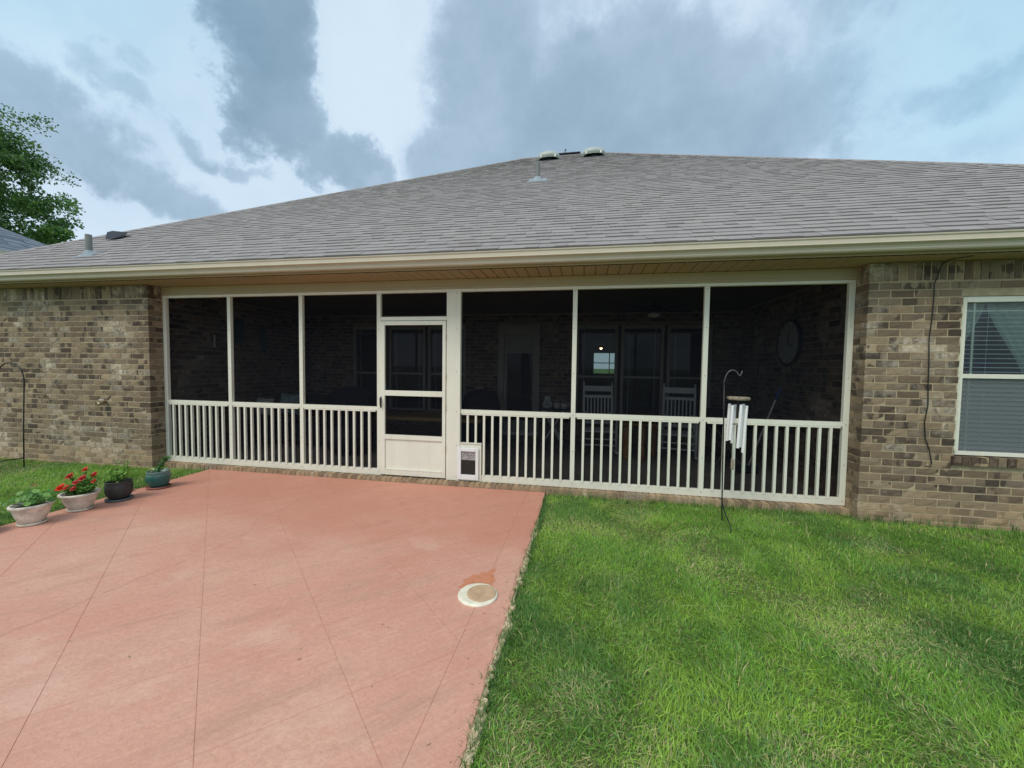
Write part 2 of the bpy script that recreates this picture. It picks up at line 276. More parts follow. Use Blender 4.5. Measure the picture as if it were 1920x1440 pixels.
# ------------------------------------------------------------------ mesh helpers
class MB:
    def __init__(s): s.v = []; s.f = []; s.c = None
    def add(s, vs, fs):
        o = len(s.v); s.v += [tuple(p) for p in vs]; s.f += [tuple(i+o for i in q) for q in fs]; return s
    def box(s, x0, x1, y0, y1, z0, z1, mat=None):
        vs = [(x, y, z) for x in (x0, x1) for y in (y0, y1) for z in (z0, z1)]
        if mat: vs = [mat @ Vector(p) for p in vs]
        return s.add(vs, [(0, 1, 3, 2), (4, 6, 7, 5), (0, 4, 5, 1), (2, 3, 7, 6), (0, 2, 6, 4), (1, 5, 7, 3)])
    def bar(s, a, b, w, h=None, side=None):
        a, b = Vector(a), Vector(b); d = (b-a).normalized(); h = h or w
        sd_ = Vector(side).normalized() if side else (Vector((0, 0, 1)).cross(d) if abs(d.z) < .9 else Vector((1, 0, 0)))
        sd_ = (sd_-d*sd_.dot(d)).normalized(); n = d.cross(sd_)
        vs = [p+sd_*(i*w/2)+n*(j*h/2) for p in (a, b) for i in (-1, 1) for j in (-1, 1)]
        return s.add(vs, [(0, 1, 3, 2), (4, 6, 7, 5), (0, 4, 5, 1), (2, 3, 7, 6), (0, 2, 6, 4), (1, 5, 7, 3)])
    def tube(s, pts, r, n=8, cap=True):
        pts = [Vector(p) for p in pts]; rs = r if hasattr(r, '__len__') else [r]*len(pts); vs = []; fs = []; prev = None
        for i, p in enumerate(pts):
            d = (pts[min(i+1, len(pts)-1)]-pts[max(i-1, 0)]).normalized()
            a = prev-d*prev.dot(d) if prev else (Vector((1, 0, 0)) if abs(d.x) < .8 else Vector((0, 1, 0)))-d*((1, 0, 0)[0]*d.x if abs(d.x) < .8 else d.y)
            a.normalize(); prev = a; b = d.cross(a)
            vs += [p+(a*math.cos(2*PI*k/n)+b*math.sin(2*PI*k/n))*rs[i] for k in range(n)]
        for i in range(len(pts)-1):
            for k in range(n): fs.append((i*n+k, i*n+(k+1) % n, (i+1)*n+(k+1) % n, (i+1)*n+k))
        if cap: fs += [tuple(range(n))[::-1], tuple((len(pts)-1)*n+k for k in range(n))]
        return s.add(vs, fs)
    def lathe(s, prof, c=(0, 0, 0), n=32, wob=None):
        vs = []; fs = []
        for i, (r, z) in enumerate(prof):
            for k in range(n):
                rr = r*(wob(i, k/n) if wob else 1)
                vs.append((c[0]+rr*math.cos(2*PI*k/n), c[1]+rr*math.sin(2*PI*k/n), c[2]+z))
        for i in range(len(prof)-1):
            for k in range(n): fs.append((i*n+k, i*n+(k+1) % n, (i+1)*n+(k+1) % n, (i+1)*n+k))
        if prof[0][0] > 0: fs.append(tuple(range(n))[::-1])
        if prof[-1][0] > 0: fs.append(tuple((len(prof)-1)*n+k for k in range(n)))
        return s.add(vs, fs)
    def extrude_x(s, prof, x0, x1, closed=False, n=1):
        xs = [x0+(x1-x0)*i/n for i in range(n+1)]; k = len(prof); vs = [(x, y, z) for x in xs for y, z in prof]; fs = []
        for i in range(n):
            for j in range(k if closed else k-1): fs.append((i*k+j, i*k+(j+1) % k, (i+1)*k+(j+1) % k, (i+1)*k+j))
        if closed: fs += [tuple(range(k)), tuple(n*k+j for j in range(k))[::-1]]
        return s.add(vs, fs)
    def leaf(s, p, d, up_, L, Wd, bend=.2, fold=.15):
        p, d = Vector(p), Vector(d).normalized(); sd_ = d.cross(Vector(up_)); 
        if sd_.length < .01: sd_ = d.cross(Vector((1, 0, 0)))
        sd_.normalize(); n = sd_.cross(d)
        a = p+d*L*.35; b = p+d*L*.7-n*L*bend*.4; t = p+d*L-n*L*bend
        vs = [p, a+sd_*Wd*.5+n*Wd*fold, a, a-sd_*Wd*.5+n*Wd*fold, b+sd_*Wd*.42+n*Wd*fold, b, b-sd_*Wd*.42+n*Wd*fold, t]
        return s.add(vs, [(0, 1, 2), (0, 2, 3), (1, 4, 5, 2), (2, 5, 6, 3), (4, 7, 5), (5, 7, 6)])
    def build(s, name, mat, parent=None, smooth=False, bevel=0, cols=None, loc=None):
        me = bpy.data.meshes.new(name); me.from_pydata(s.v, [], s.f)
        if cols is not None:
            ca = me.color_attributes.new('Col', 'FLOAT_COLOR', 'POINT'); ca.data.foreach_set('color', np.array(cols, dtype=np.float32).ravel())
        me.materials.append(M[mat] if isinstance(mat, str) else mat)
        if smooth: me.polygons.foreach_set('use_smooth', [True]*len(me.polygons))
        o = bpy.data.objects.new(name, me); COL.objects.link(o)
        if parent: o.parent = parent
        if loc: o.location = loc
        if bevel:
            b = o.modifiers.new('bevel', 'BEVEL'); b.width = bevel; b.segments = 2; b.limit_method = 'ANGLE'
        return o

def tag(o, label=None, cat=None, group=None, kind=None):
    for k, v_ in (('label', label), ('category', cat), ('group', group), ('kind', kind)):
        if v_: o[k] = v_
    return o
def thing(name, label, cat, loc=(0, 0, 0), rz=0, group=None):
    o = bpy.data.objects.new(name, None); COL.objects.link(o); o.location = loc; o.rotation_euler = (0, 0, rz); o.empty_display_size = .1
    return tag(o, label, cat, group)
def copy_tree(o, parent=None):
    c = o.copy(); COL.objects.link(c)
    if parent: c.parent = parent
    for ch in [x for x in o.children]: copy_tree(ch, c)
    return c
def node(name, parent):                     # empty part that only carries sub-parts
    o = bpy.data.objects.new(name, None); COL.objects.link(o); o.parent = parent; o.empty_display_size = .1; return o

# ------------------------------------------------------------------ brick laying
BL, BH, BD, MJ, CO = .194, .068, .09, .010, .078
def brick_shape(seed):
    r = random.Random(seed); us = (0, .33, .66, 1); ws = (0, .5, 1); v = []
    for i, w in enumerate(ws):
        for j, u in enumerate(us):
            edge = i in (0, 2) or j in (0, 3)
            v.append(((u+(r.uniform(-.012, .012) if 0 < j < 3 else (r.uniform(0, .012) if j == 0 else -r.uniform(0, .012))))*BL,
                      (.0022 if edge else 0)+r.uniform(-.0022, .0022), (w+(r.uniform(-.05, .05) if i == 1 else (r.uniform(0, .05) if i == 0 else -r.uniform(0, .05))))*BH))
    v += [(0, BD, 0), (BL, BD, 0), (0, BD, BH), (BL, BD, BH)]
    f = [(i*4+j, i*4+j+1, i*4+j+5, i*4+j+4) for i in range(2) for j in range(3)]
    f += [(3, 2, 1, 0, 12, 13), (8, 9, 10, 11, 15, 14), (0, 4, 8, 14, 12), (11, 7, 3, 13, 15)]
    return v, f
SHAPES = [brick_shape(i) for i in range(10)]
BRICK_ME = {}
def brick_mesh(i):
    if i not in BRICK_ME:
        me = bpy.data.meshes.new('brick'); me.from_pydata(*SHAPES[i][:1], [], SHAPES[i][1]); me.materials.append(M['brick_o']); BRICK_ME[i] = me
    return BRICK_ME[i]
POOL = []    # (matrix, shape, owner, score)
def put_brick(owner, org, ang, u, w, L, H, D=BD, out=0, pool=True):
    mt = Matrix.Translation(org) @ Matrix.Rotation(ang, 4, 'Z') @ Matrix.Translation((u, -out+random.uniform(-.0022, .0022), w)) @ Matrix.Diagonal((L/BL, D/BD, H/BH, 1))
    s = random.randrange(10)
    c = mt @ Vector((BL/2, 0, BH/2)); dv = c-CAM; z = dv.dot(fwd); score = 0
    if z > .5 and abs(dv.dot(r2)/z) < 1.30 and abs(dv.dot(u2)/z) < .98:
        nrm = (mt.to_3x3() @ Vector((0, -1, 0))).normalized(); fac = max(0, -dv.normalized().dot(nrm))
        score = L*H*fac/(z*z)
    if not pool: score = -1
    POOL.append((mt, s, owner, score))
def lay(owner, org, ang, rows, segs, z0, off=0, pool=True):
    """courses of running bond; segs(row) gives the clipped stretches of that course"""
    for r in range(rows):
        w = z0+r*CO
        for a, b, anchor in segs(r):
            u = a - ((anchor-a) % (BL+MJ) and 0)
            x = anchor
            while x > a: x -= BL+MJ
            while x < b:
                x0, x1 = max(x, a), min(x+BL, b)
                if x1-x0 > .028: put_brick(owner, org, ang, x0, w, x1-x0, BH, pool=pool)
                x += BL+MJ

# ------------------------------------------------------------------ ground
g = MB(); S = 400
g.add([(-S, -S, -.03), (S, -S, -.03), (S, S, -.03), (-S, S, -.03)], [(0, 1, 2, 3)])
tag(g.build('ground', 'lawn'), kind='structure', label='lawn soil and thatch around the house')

# patio: scored panels on a bed, the joints are real gaps
PX0, PX1, PY0, PY1 = -5.26, -.435, -7.5, -.10
patio = bpy.data.objects.new('patio', None); COL.objects.link(patio); tag(patio, 'salmon pink stamped concrete patio with diagonal scored joints', kind='structure')
b = MB(); b.box(PX0+.004, PX1-.004, PY0, PY1, -.12, -.0022); b.build('joint_bed', 'joint', patio)
def clip(poly, n, d):           # keep n.p <= d
    out = []
    for i in range(len(poly)):
        p, q = poly[i], poly[(i+1) % len(poly)]; a = n[0]*p[0]+n[1]*p[1]-d; c_ = n[0]*q[0]+n[1]*q[1]-d
        if a <= 0: out.append(p)
        if (a < 0 < c_) or (c_ < 0 < a): t = a/(a-c_); out.append((p[0]+(q[0]-p[0])*t, p[1]+(q[1]-p[1])*t))
    return out
border = -.65
def edge_pts():
    pts = []; y = PY1
    r = random.Random(4)
    while y > PY0:
        wob = .006*math.sin(y*7)+r.uniform(-.006, .006)-(0 if y > -1.2 else .012+.02*max(0, math.sin(y*5.3+1))*r.random())
        pts.append((PX1+wob, y)); y -= .035+r.random()*.03
    pts.append((PX1-.01, PY0)); return pts
EP = edge_pts()
s_lines = [(-12.07+.7865*k) for k in range(0, 17)]; d_lines = [(-7.095+.8*k) for k in range(0, 17)]
n1_ = math.hypot(.93, 1); n2_ = math.hypot(.912, 1)
g1, g2 = .0013, .0007; nn = 1/math.sqrt(2)
def slab(poly, top=0):
    b = MB(); k = len(poly); b.add([(x, y, -.03) for x, y in poly]+[(x, y, top) for x, y in poly], [tuple(range(k, 2*k))]+[(i, (i+1) % k, k+(i+1) % k, k+i) for i in range(k)])
    return b.build('slab_panel', 'patio', patio)
for i in range(len(s_lines)-1):
    for j in range(len(d_lines)-1):
        poly = [(PX0, PY0), (border-.002, PY0), (border-.002, PY1), (PX0, PY1)]
        poly = clip(poly, (-.93/n1_, -1/n1_), -(s_lines[i]/n1_+g1)); poly = clip(poly, (.93/n1_, 1/n1_), s_lines[i+1]/n1_-g1) if len(poly) > 2 else []
        poly = clip(poly, (.912/n2_, -1/n2_), -(d_lines[j]/n2_+g2)) if len(poly) > 2 else []; poly = clip(poly, (-.912/n2_, 1/n2_), d_lines[j+1]/n2_-g2) if len(poly) > 2 else []
        if len(poly) > 2:
            ar = abs(sum(poly[q][0]*poly[(q+1) % len(poly)][1]-poly[(q+1) % len(poly)][0]*poly[q][1] for q in range(len(poly))))/2
            if ar > .002: slab(poly)
slab([(border+.0015, PY0), (EP[-1][0], PY0)]+EP[::-1][1:]+[(border+.0015, PY1)])
# hairline crack that wanders across the panels
cr = [(-3.30, -4.6), (-3.20, -3.9), (-3.156, -3.27), (-3.12, -3.1), (-3.103, -2.923), (-3.07, -2.75), (-3.06, -2.576), (-3.01, -2.42), (-2.986, -2.239), (-2.949, -1.997), (-2.963, -1.913), (-2.978, -1.764), (-3.06, -1.66), (-3.125, -1.535), (-3.086, -1.211), (-3.117, -1.049), (-3.19, -.8), (-3.244, -.503)]
pts = []
for (a, b_) in zip(cr[:-1], cr[1:]):
    for t in (0, .33, .66): pts.append((a[0]+(b_[0]-a[0])*t+random.uniform(-.012, .012), a[1]+(b_[1]-a[1])*t+random.uniform(-.008, .008)))
b = MB(); hw = [random.uniform(.0008, .0024) for _ in pts]
b.add([(x-w, y, .0012) for (x, y), w in zip(pts, hw)]+[(x+w, y, .0012) for (x, y), w in zip(pts, hw)], [(i, i+len(pts), i+1+len(pts), i+1) for i in range(len(pts)-1)])
b.build('crack', 'joint', patio)
# chipped cream edge showing past the paint, beside the grass
b = MB(); r = random.Random(9); y = -.9; L_, R_ = [], []
while y > -7:
    L_.append((PX1-.03, y, -.004)); R_.append((PX1+.022+r.uniform(-.012, .012)+.014*math.sin(y*9), y, -.006-r.random()*.012)); y -= .022+r.random()*.02
b.add(L_+R_+[(x+.004, y, -.06) for x, y, z in R_], [(i, i+len(L_), i+1+len(L_), i+1) for i in range(len(L_)-1)]+[(i+len(L_), i+2*len(L_), i+1+2*len(L_), i+1+len(L_)) for i in range(len(L_)-1)])
for k in range(80):
    yy = -1.5-r.random()*3.7; xx = PX1+r.uniform(-.004, .026); s_ = r.uniform(.006, .022)
    b.lathe([(s_*.7, -.02), (s_, -.008), (s_*.6, .003+r.random()*.006)], (xx, yy, 0), 6, lambda i, t: r.uniform(.75, 1.25))
b.build('chipped_edge', 'cream', patio)
# bare orange patch where the coating has peeled
pp_ = [(-.83, -2.30), (-.80, -2.235), (-.825, -2.19), (-.79, -2.17), (-.775, -2.12), (-.735, -2.105), (-.715, -2.07), (-.675, -2.06), (-.655, -2.02), (-.63, -1.985), (-.622, -2.03), (-.633, -2.07), (-.605, -2.13), (-.595, -2.17), (-.61, -2.20), (-.58, -2.25), (-.60, -2.30)]
b = MB(); b.add([(x, y, .0016) for x, y in pp_], [tuple(range(len(pp_)))]); b.build('peeled_patch', 'patch', patio)

t = thing('drain_cover', 'round cream cleanout cover with a tan centre set in the patio by the lawn edge', 'drain cover', (-.668, -2.363, 0))
b = MB(); b.lathe([(.131, -.004), (.134, .006), (.130, .013), (.112, .016), (.10, .014), (0, .012)], n=48); b.build('rim', 'creamring', t, True)
b = MB(); b.lathe([(.096, .013), (.096, .0195), (.092, .021), (0, .0205)], (.024, .006, 0), n=40); b.lathe([(.005, .02), (.005, .023), (0, .023)], (.04, .0, 0), n=8); b.build('lid', 'tanlid', t)

# ------------------------------------------------------------------ the house
XL, XR = -9.75, 8.05            # outer brick faces of the two ends
CL, CR = -6.128, 2.835          # corners of the porch recess
YF, YB, BACK = -.2, 3.2, 15.6
house = thing('brick_house', 'low brown brick house with a grey shingled hip roof and screened porch recess', 'house', (0, 0, 0))
WX0, WX1, WZ0, WZ1 = 3.66, 4.58, .70, 2.275
wall_r = MB()
wall_r.box(CR+.008, WX0-.01, YF+.0055, 0, -.1, 2.62); wall_r.box(WX1+.01, XR-.008, YF+.0055, 0, -.1, 2.62); wall_r.box(WX0-.01, WX1+.01, YF+.0055, 0, -.1, WZ0-.10); wall_r.box(WX0-.01, WX1+.01, YF+.008, 0, WZ1+.002, 2.62)
wall_r = wall_r.build('brick_wall', 'mortar', house)
wall_l = MB().box(XL+.008, CL-.008, YF+.0055, 0, -.1, 2.62).build('brick_wall', 'mortar', house)
pw = MB(); pw.box(CR+.008, CR+.11, .0, YB+.15, -.1, 2.62); pwr = pw.build('porch_side_wall', 'mortar', house)
pw = MB(); pw.box(CL-.11, CL-.008, .0, YB+.15, -.1, 2.62); pwl = pw.build('porch_side_wall', 'mortar', house)
ROWS = 32; Z0 = 2.43-ROWS*CO
def seg_r(r):
    a = CR if r % 2 == 0 else CR+BD+MJ; w = Z0+r*CO; anc = CR if r % 2 == 0 else CR+BD+MJ
    if w+BH > WZ0-.10 and w < WZ1: return [(a, WX0-.004, anc), (WX1+.004, XR, anc)]
    return [(a, XR, anc)]
def seg_l(r):
    e_ = CL if r % 2 == 0 else CL-BD-MJ
    return [(XL, e_, e_+MJ)]
lay(wall_r, (0, YF, 0), 0, ROWS, seg_r, Z0); lay(wall_l, (0, YF, 0), 0, ROWS, seg_l, Z0)
for r in range(ROWS):
    w = Z0+r*CO
    if r % 2 == 0:
        put_brick(wall_r, (CR, 0, 0), -PI/2, .0, w, .095, BH); put_brick(wall_l, (CL, YF, 0), PI/2, BD+MJ, w, .098, BH)
    else:
        put_brick(wall_r, (CR, 0, 0), -PI/2, .0, w, .197, BH); put_brick(wall_l, (CL, YF, 0), PI/2, .002, w, .196, BH)
x = CR
while x < XR-.05: put_brick(wall_r, (0, YF, 0), 0, x, 2.434, .058, .185); x += .068
x = CL-.058
while x > XL: put_brick(wall_l, (0, YF, 0), 0, x, 2.434, .058, .185); x -= .068
for k in range(3): put_brick(wall_r, (CR, 0, 0), -PI/2, k*.066, 2.434, .056, .185); put_brick(wall_l, (CL, YF, 0), PI/2, k*.066+.002, 2.434, .056, .185)
for wl_, org, ang in ((pwr, (CR, YB, 0), -PI/2), (pwl, (CL, 0, 0), PI/2)):
    lay(wl_, org, ang, ROWS+2, lambda r, A=(ang > 0): [((.06 if A else 0), (YB if A else YB-.06), (r % 2)*.1)], Z0, pool=False)
# rowlock ledge under the screen wall, and rowlock sill under the window
ledge = MB().box(CL, CR, -.085, .16, -.1, .036).build('brick_ledge', 'mortar', house)
x = CL+.004
while x < CR-.05: put_brick(ledge, (0, -.094, 0), 0, x, -.055, .060, .103+random.uniform(-.003, .003), .12); x += .0705
sill = MB().box(WX0-.02, WX1+.02, YF-.02, YF+.06, WZ0-.095, WZ0-.012).build('window_sill', 'mortar', house)
x = WX0-.028
while x < WX1+.02: put_brick(sill, (0, YF-.034, 0), 0, x, WZ0-.098, .066, .09, .1); x += .0745
# porch back wall with its door and two triple windows
DX0, DX1, DZ1 = -1.76, -.90, 2.37
WINS = [(-5.05, -4.26), (-4.20, -3.36), (-3.30, -2.46), (-.17, .64), (.70, 1.50), (1.56, 2.36)]
bwall = MB()
yb0, yb1 = YB+.012, YB+.15
bz0, bz1 = .55, 2.36
bwall.box(CL, WINS[0][0], yb0, yb1, -.1, 2.62); bwall.box(WINS[2][1], DX0, yb0, yb1, -.1, 2.62); bwall.box(DX1, WINS[3][0], yb0, yb1, -.1, 2.62); bwall.box(WINS[5][1], CR, yb0, yb1, -.1, 2.62)
bwall.box(WINS[0][0], WINS[2][1], yb0, yb1, -.1, bz0); bwall.box(WINS[3][0], WINS[5][1], yb0, yb1, -.1, bz0)
bwall.box(WINS[0][0], WINS[2][1], yb0, yb1, bz1, 2.62); bwall.box(WINS[3][0], WINS[5][1], yb0, yb1, bz1, 2.62); bwall.box(DX0, DX1, yb0, yb1, DZ1, 2.62); bwall.box(DX0, DX1, yb0, yb1, -.1, .14)
bwall = bwall.build('porch_back_wall', 'mortar', house)
def seg_b(r):
    w = Z0+r*CO; cuts = []
    if w+BH > .14 and w < DZ1: cuts.append((DX0, DX1))
    if w+BH > bz0 and w < bz1: cuts += [(WINS[0][0], WINS[2][1]), (WINS[3][0], WINS[5][1])]
    cuts.sort(); s_ = CL+.01; out = []; anc = CL+(r % 2)*.1
    for a, b_ in cuts: out.append((s_, a, anc)); s_ = b_
    out.append((s_, CR-.01, anc)); return out
lay(bwall, (0, YB, 0), 0, ROWS+2, seg_b, Z0, pool=False)
# choose the 300 that show largest
POOL.sort(key=lambda q: -q[3])
for mt, s, owner, scr in POOL[:300]:
    o = bpy.data.objects.new('brick', brick_mesh(s)); COL.objects.link(o); o.parent = owner; o.matrix_world = mt
rest = {}
for mt, s, owner, scr in POOL[300:]:
    mb = rest.setdefault(owner.name, (owner, MB()))[1]; vs, fs = SHAPES[s]; mb.add([mt @ Vector(p) for p in vs], fs)
for owner, mb in rest.values():
    o = mb.build('bricks', 'brick_i', owner); tag(o, kind='stuff')
# mortar smears left on the joints of the bricks near the window (wavy caulk down the jamb)
# shell: ends, back with an opening, ceilings and floors
sh = MB()
sh.box(XL, XL+.15, .002, BACK, -.1, 2.62); sh.box(XR-.15, XR, .002, BACK, -.1, 2.62)
FX0, FX1, FZ0, FZ1 = .416, 1.565, 1.19, 2.30
sh.box(XL+.15, FX0, BACK-.15, BACK, -.1, 2.62); sh.box(FX1, XR-.15, BACK-.15, BACK, -.1, 2.62); sh.box(FX0, FX1, BACK-.15, BACK, -.1, FZ0); sh.box(FX0, FX1, BACK-.15, BACK, FZ1, 2.62)
sh.build('outer_wall', 'stucco', house)
sh = MB(); sh.box(XL+.15, XR-.15, YB+.15, BACK-.15, -.05, .05); sh.box(CR+.11, XR-.15, .0, YB+.15, -.05, .05); sh.box(XL+.15, CL-.11, .0, YB+.15, -.05, .05); sh.build('indoor_floor', 'drywall', house)
sh = MB(); sh.box(XL+.15, XR-.15, YB+.15, BACK-.15, 2.62, 2.68); sh.box(CR, XR, .0, YB+.15, 2.622, 2.68); sh.box(XL, CL, .0, YB+.15, 2.622, 2.68); sh.build('indoor_ceiling', 'drywall', house)
MB().box(CL, CR, .16, YB+.012, -.1, .045).build('porch_floor', 'floor', house)
cn = node('porch_ceiling', house)
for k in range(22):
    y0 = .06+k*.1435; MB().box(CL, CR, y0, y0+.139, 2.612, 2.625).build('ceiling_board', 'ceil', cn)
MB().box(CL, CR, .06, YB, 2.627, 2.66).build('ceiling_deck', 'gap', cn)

# ---- roof
T = .6316; EZ = 2.78; EY = -.6; YR = 7.72
zr = lambda y: EZ+T*(y-EY)
HL, HR = -9.683, 7.974           # x-y and x+y of the hips
e0 = -.56; off = -.018
roof = MB()
yb_ = 2*YR-e0
roof.add([(HL+e0, e0, zr(e0)+off), (HR-e0, e0, zr(e0)+off), (HR-e0, yb_, zr(e0)+off), (HL+e0, yb_, zr(e0)+off), (HL+YR, YR, zr(YR)+off), (HR-YR, YR, zr(YR)+off)], [(0, 1, 5, 4), (1, 2, 5), (2, 3, 4, 5), (3, 0, 4)])
roof = roof.build('roof', 'shin_i', house)
cs = 1/math.sqrt(1+T*T); EXPO = .143; rows = int((YR-e0)/cs/EXPO)
upv = Vector((0, cs, T*cs)); nrm = Vector((0, -T*cs, cs))
SH = []
for r in range(rows+1):
    s0 = r*EXPO; y = e0+s0*cs; xa, xb = HL+y+.01, HR-y-.01; x = xa-random.random()*.2
    raised = random.random() < .5
    while x < xb:
        w = random.uniform(.12, .30); x0, x1 = max(x, xa), min(x+w, xb)
        th = (.0155 if raised else .0105)+random.uniform(-.001, .001)
        if x1-x0 > .02: SH.append((x0, x1-.002, s0, th, r))
        x += w; raised = not raised if random.random() < .6 else raised
def shingle_geo(x0, x1, s0, th, clipx=False):
    base = Vector((0, e0, zr(e0))); drop = random.uniform(0, .004); ye = .006
    a = base+upv*(s0-drop); c_ = base+upv*(s0+EXPO*1.25)
    def tx(x, up_): return x
    vs = [a+nrm*(-.004), a+nrm*th, c_+nrm*.0, ]
    x0t, x1t = max(x0, HL+c_.y+.005), min(x1, HR-c_.y-.005)
    if x0t > x1t: x0t = x1t = (x0t+x1t)/2
    V = [Vector((xx, p.y, p.z)) for xx, xt in ((x0, x0t), (x1, x1t)) for p, xx in ((vs[0], xx), (vs[1], xx), (vs[2], xt))]
    return V, [(1, 4, 5, 2), (0, 3, 4, 1), (0, 1, 2), (3, 5, 4)]
sco = []
for i, q in enumerate(SH):
    cx, y = (q[0]+q[1])/2, e0+q[2]*cs; dv = Vector((cx, y, zr(y)))-CAM; z = dv.dot(fwd)
    inv = z > .5 and abs(dv.dot(r2)/z) < 1.27
    sco.append(((q[1]-q[0])*max(0, -dv.normalized().dot(nrm))/(z*z) if inv else 0, i))
sco.sort(reverse=True); single = {i for _, i in sco[:300]}
mbs = MB()
for i, q in enumerate(SH):
    V, F = shingle_geo(*q[:4])
    if i in single: MB().add(V, F).build('shingle', 'shin_o', roof)
    else: mbs.add(V, F)
tag(mbs.build('shingles', 'shin_i', roof), kind='stuff')
# side and rear slopes: coarser courses
mbs = MB()
for sgn in (-1, 1):
    for r in range(rows):
        d_ = r*EXPO*cs; z = zr(e0)+d_*T; xx = (HL+e0+d_) if sgn < 0 else (HR-e0-d_)
        ya, yb2 = e0+d_, yb_-d_; y = ya
        while y < yb2-.02:
            w = min(random.uniform(.5, 1.2), yb2-y); dx = EXPO*cs*1.2
            yt0, yt1 = max(y, ya+dx), min(y+w, yb2-dx)
            if yt0 > yt1: yt0 = yt1 = (yt0+yt1)/2
            a = [(xx-sgn*0, y, z+.008), (xx, y+w, z+.008), (xx-sgn*dx, yt1, z+dx*T), (xx-sgn*dx, yt0, z+dx*T), (xx, y, z-.006), (xx, y+w, z-.006)]
            mbs.add(a, [(0, 1, 2, 3), (4, 5, 1, 0)]); y += w
tag(mbs.build('side_shingles', 'shin_i', roof), kind='stuff')
# hip and ridge caps
capm = MB()
def caps(A, B, nA, nB, cap):
    A, B = Vector(A), Vector(B); d = (B-A); L = d.length; d.normalize(); n = int(L/.15)
    for k in range(n):
        p = A+d*(k*L/n); q = A+d*((k+1.25)*L/n)
        vs = []
        for pt, lift in ((p, .024), (q, .020)):
            vs += [pt+nA*.13+Vector((0, 0, lift-.012)), pt+Vector((0, 0, lift)), pt+nB*.13+Vector((0, 0, lift-.012))]
        cap.add(vs, [(0, 1, 4, 3), (1, 2, 5, 4)])
lx = Vector((1, 0, 0)); 
dA = Vector((-1, 0, -T)).normalized(); dF = Vector((0, -1, -T)).normalized(); dB = Vector((0, 1, -T)).normalized(); dR = Vector((1, 0, -T)).normalized()
caps((HL+e0, e0, zr(e0)), (HL+YR, YR, zr(YR)), dA, dF, capm); caps((HR-e0, e0, zr(e0)), (HR-YR, YR, zr(YR)), dF, dR, capm); caps((HL+YR, YR, zr(YR)), (HR-YR, YR, zr(YR)), dF, dB, capm)
tag(capm.build('ridge_caps', 'shin_i', roof), kind='stuff')
MB().box(-1.05, -.25, YR-.09, YR+.09, zr(YR)+.012, zr(YR)+.04).build('ridge_vent', 'slate', roof, bevel=.01)
MB().tube([(-.72, YR, zr(YR)), (-.72, YR, zr(YR)+.14), (-.70, YR, zr(YR)+.17)], [.02, .02, .035], 8).build('ridge_stub', 'pipe', roof)
# roof vents and pipes
def dome_vent(x, y):
    z = zr(y); o = node('dome_vent', roof); o.location = (x, y, z)
    b = MB(); prof = [(.30, -.04), (.34, -.02), (.335, .05), (.29, .12), (.20, .165), (.10, .182), (0, .185)]
    n = 28; vs = []; 
    for (r_, z_) in prof:
        for k in range(n):
            a = 2*PI*k/n; sq = 1/max(abs(math.cos(a)), abs(math.sin(a)))**.25; vs.append((r_*math.cos(a)*sq, r_*.85*math.sin(a)*sq, z_))
    fs = [(i*n+k, i*n+(k+1) % n, (i+1)*n+(k+1) % n, (i+1)*n+k) for i in range(len(prof)-1) for k in range(n)]; fs.append(tuple(range(n)))
    b.add(vs, fs); b.build('hood', 'vent', o, True)
    b = MB()
    for a in (-.2, .2): MB().box(a-.022, a+.022, -.27, -.245, -.055, .012).build('bracket', 'ceramic', o)
    b = MB(); b.lathe([(.16, -.15), (.16, .03)], n=16); b.add([(-.30, -.26, -.26*T+.014), (.30, -.26, -.26*T+.014), (.30, .26, .26*T+.014), (-.30, .26, .26*T+.014)], [(0, 1, 2, 3)]); b.build('throat', 'slate', o)
dome_vent(-1.14, 6.95); dome_vent(.13, 6.98)
def pipe_vent(x, y, h, r_, fl):
    z = zr(y); o = node('vent_pipe', roof); o.location = (x, y, z)
    MB().lathe([(r_, -.1), (r_, h), (r_*.8, h), (r_*.8, h-.05), (0, h-.05)], n=14).build('pipe', 'pipe', o, False)
    b = MB(); n = 16
    top = [(r_*1.15*math.cos(2*PI*k/n), r_*1.15*math.sin(2*PI*k/n), .065) for k in range(n)]
    bot = [(r_*2.4*math.cos(2*PI*k/n), r_*2.4*math.sin(2*PI*k/n), .014+r_*2.4*math.sin(2*PI*k/n)*T) for k in range(n)]
    b.add(bot+top, [(k, (k+1) % n, n+(k+1) % n, n+k) for k in range(n)])
    b.add([(-fl, -fl, -fl*T+.013), (fl, -fl, -fl*T+.013), (fl, fl*.8, fl*.8*T+.013), (-fl, fl*.8, fl*.8*T+.013)], [(0, 1, 2, 3)]); b.build('flashing', 'lead', o)
pipe_vent(-7.36, -.06, .30, .04, .15); pipe_vent(-1.05, 3.63, .34, .05, .19)
o = node('box_vent', roof); o.location = (-7.95, .82, zr(.82)); o.scale = (.62, .62, .62)
b = MB(); b.add([(-.30, -.22, -.10), (.05, -.26, -.10), (.16, -.10, .0), (-.30, .2, .13), (-.24, -.22, .10), (-.02, -.24, .12), (.20, -.02, .14), (-.08, .18, .20)], [(4, 5, 6, 7), (0, 1, 5, 4), (1, 2, 6, 5), (2, 3, 7, 6), (3, 0, 4, 7), (3, 2, 1, 0)])
b.build('hood', 'slate', o); 

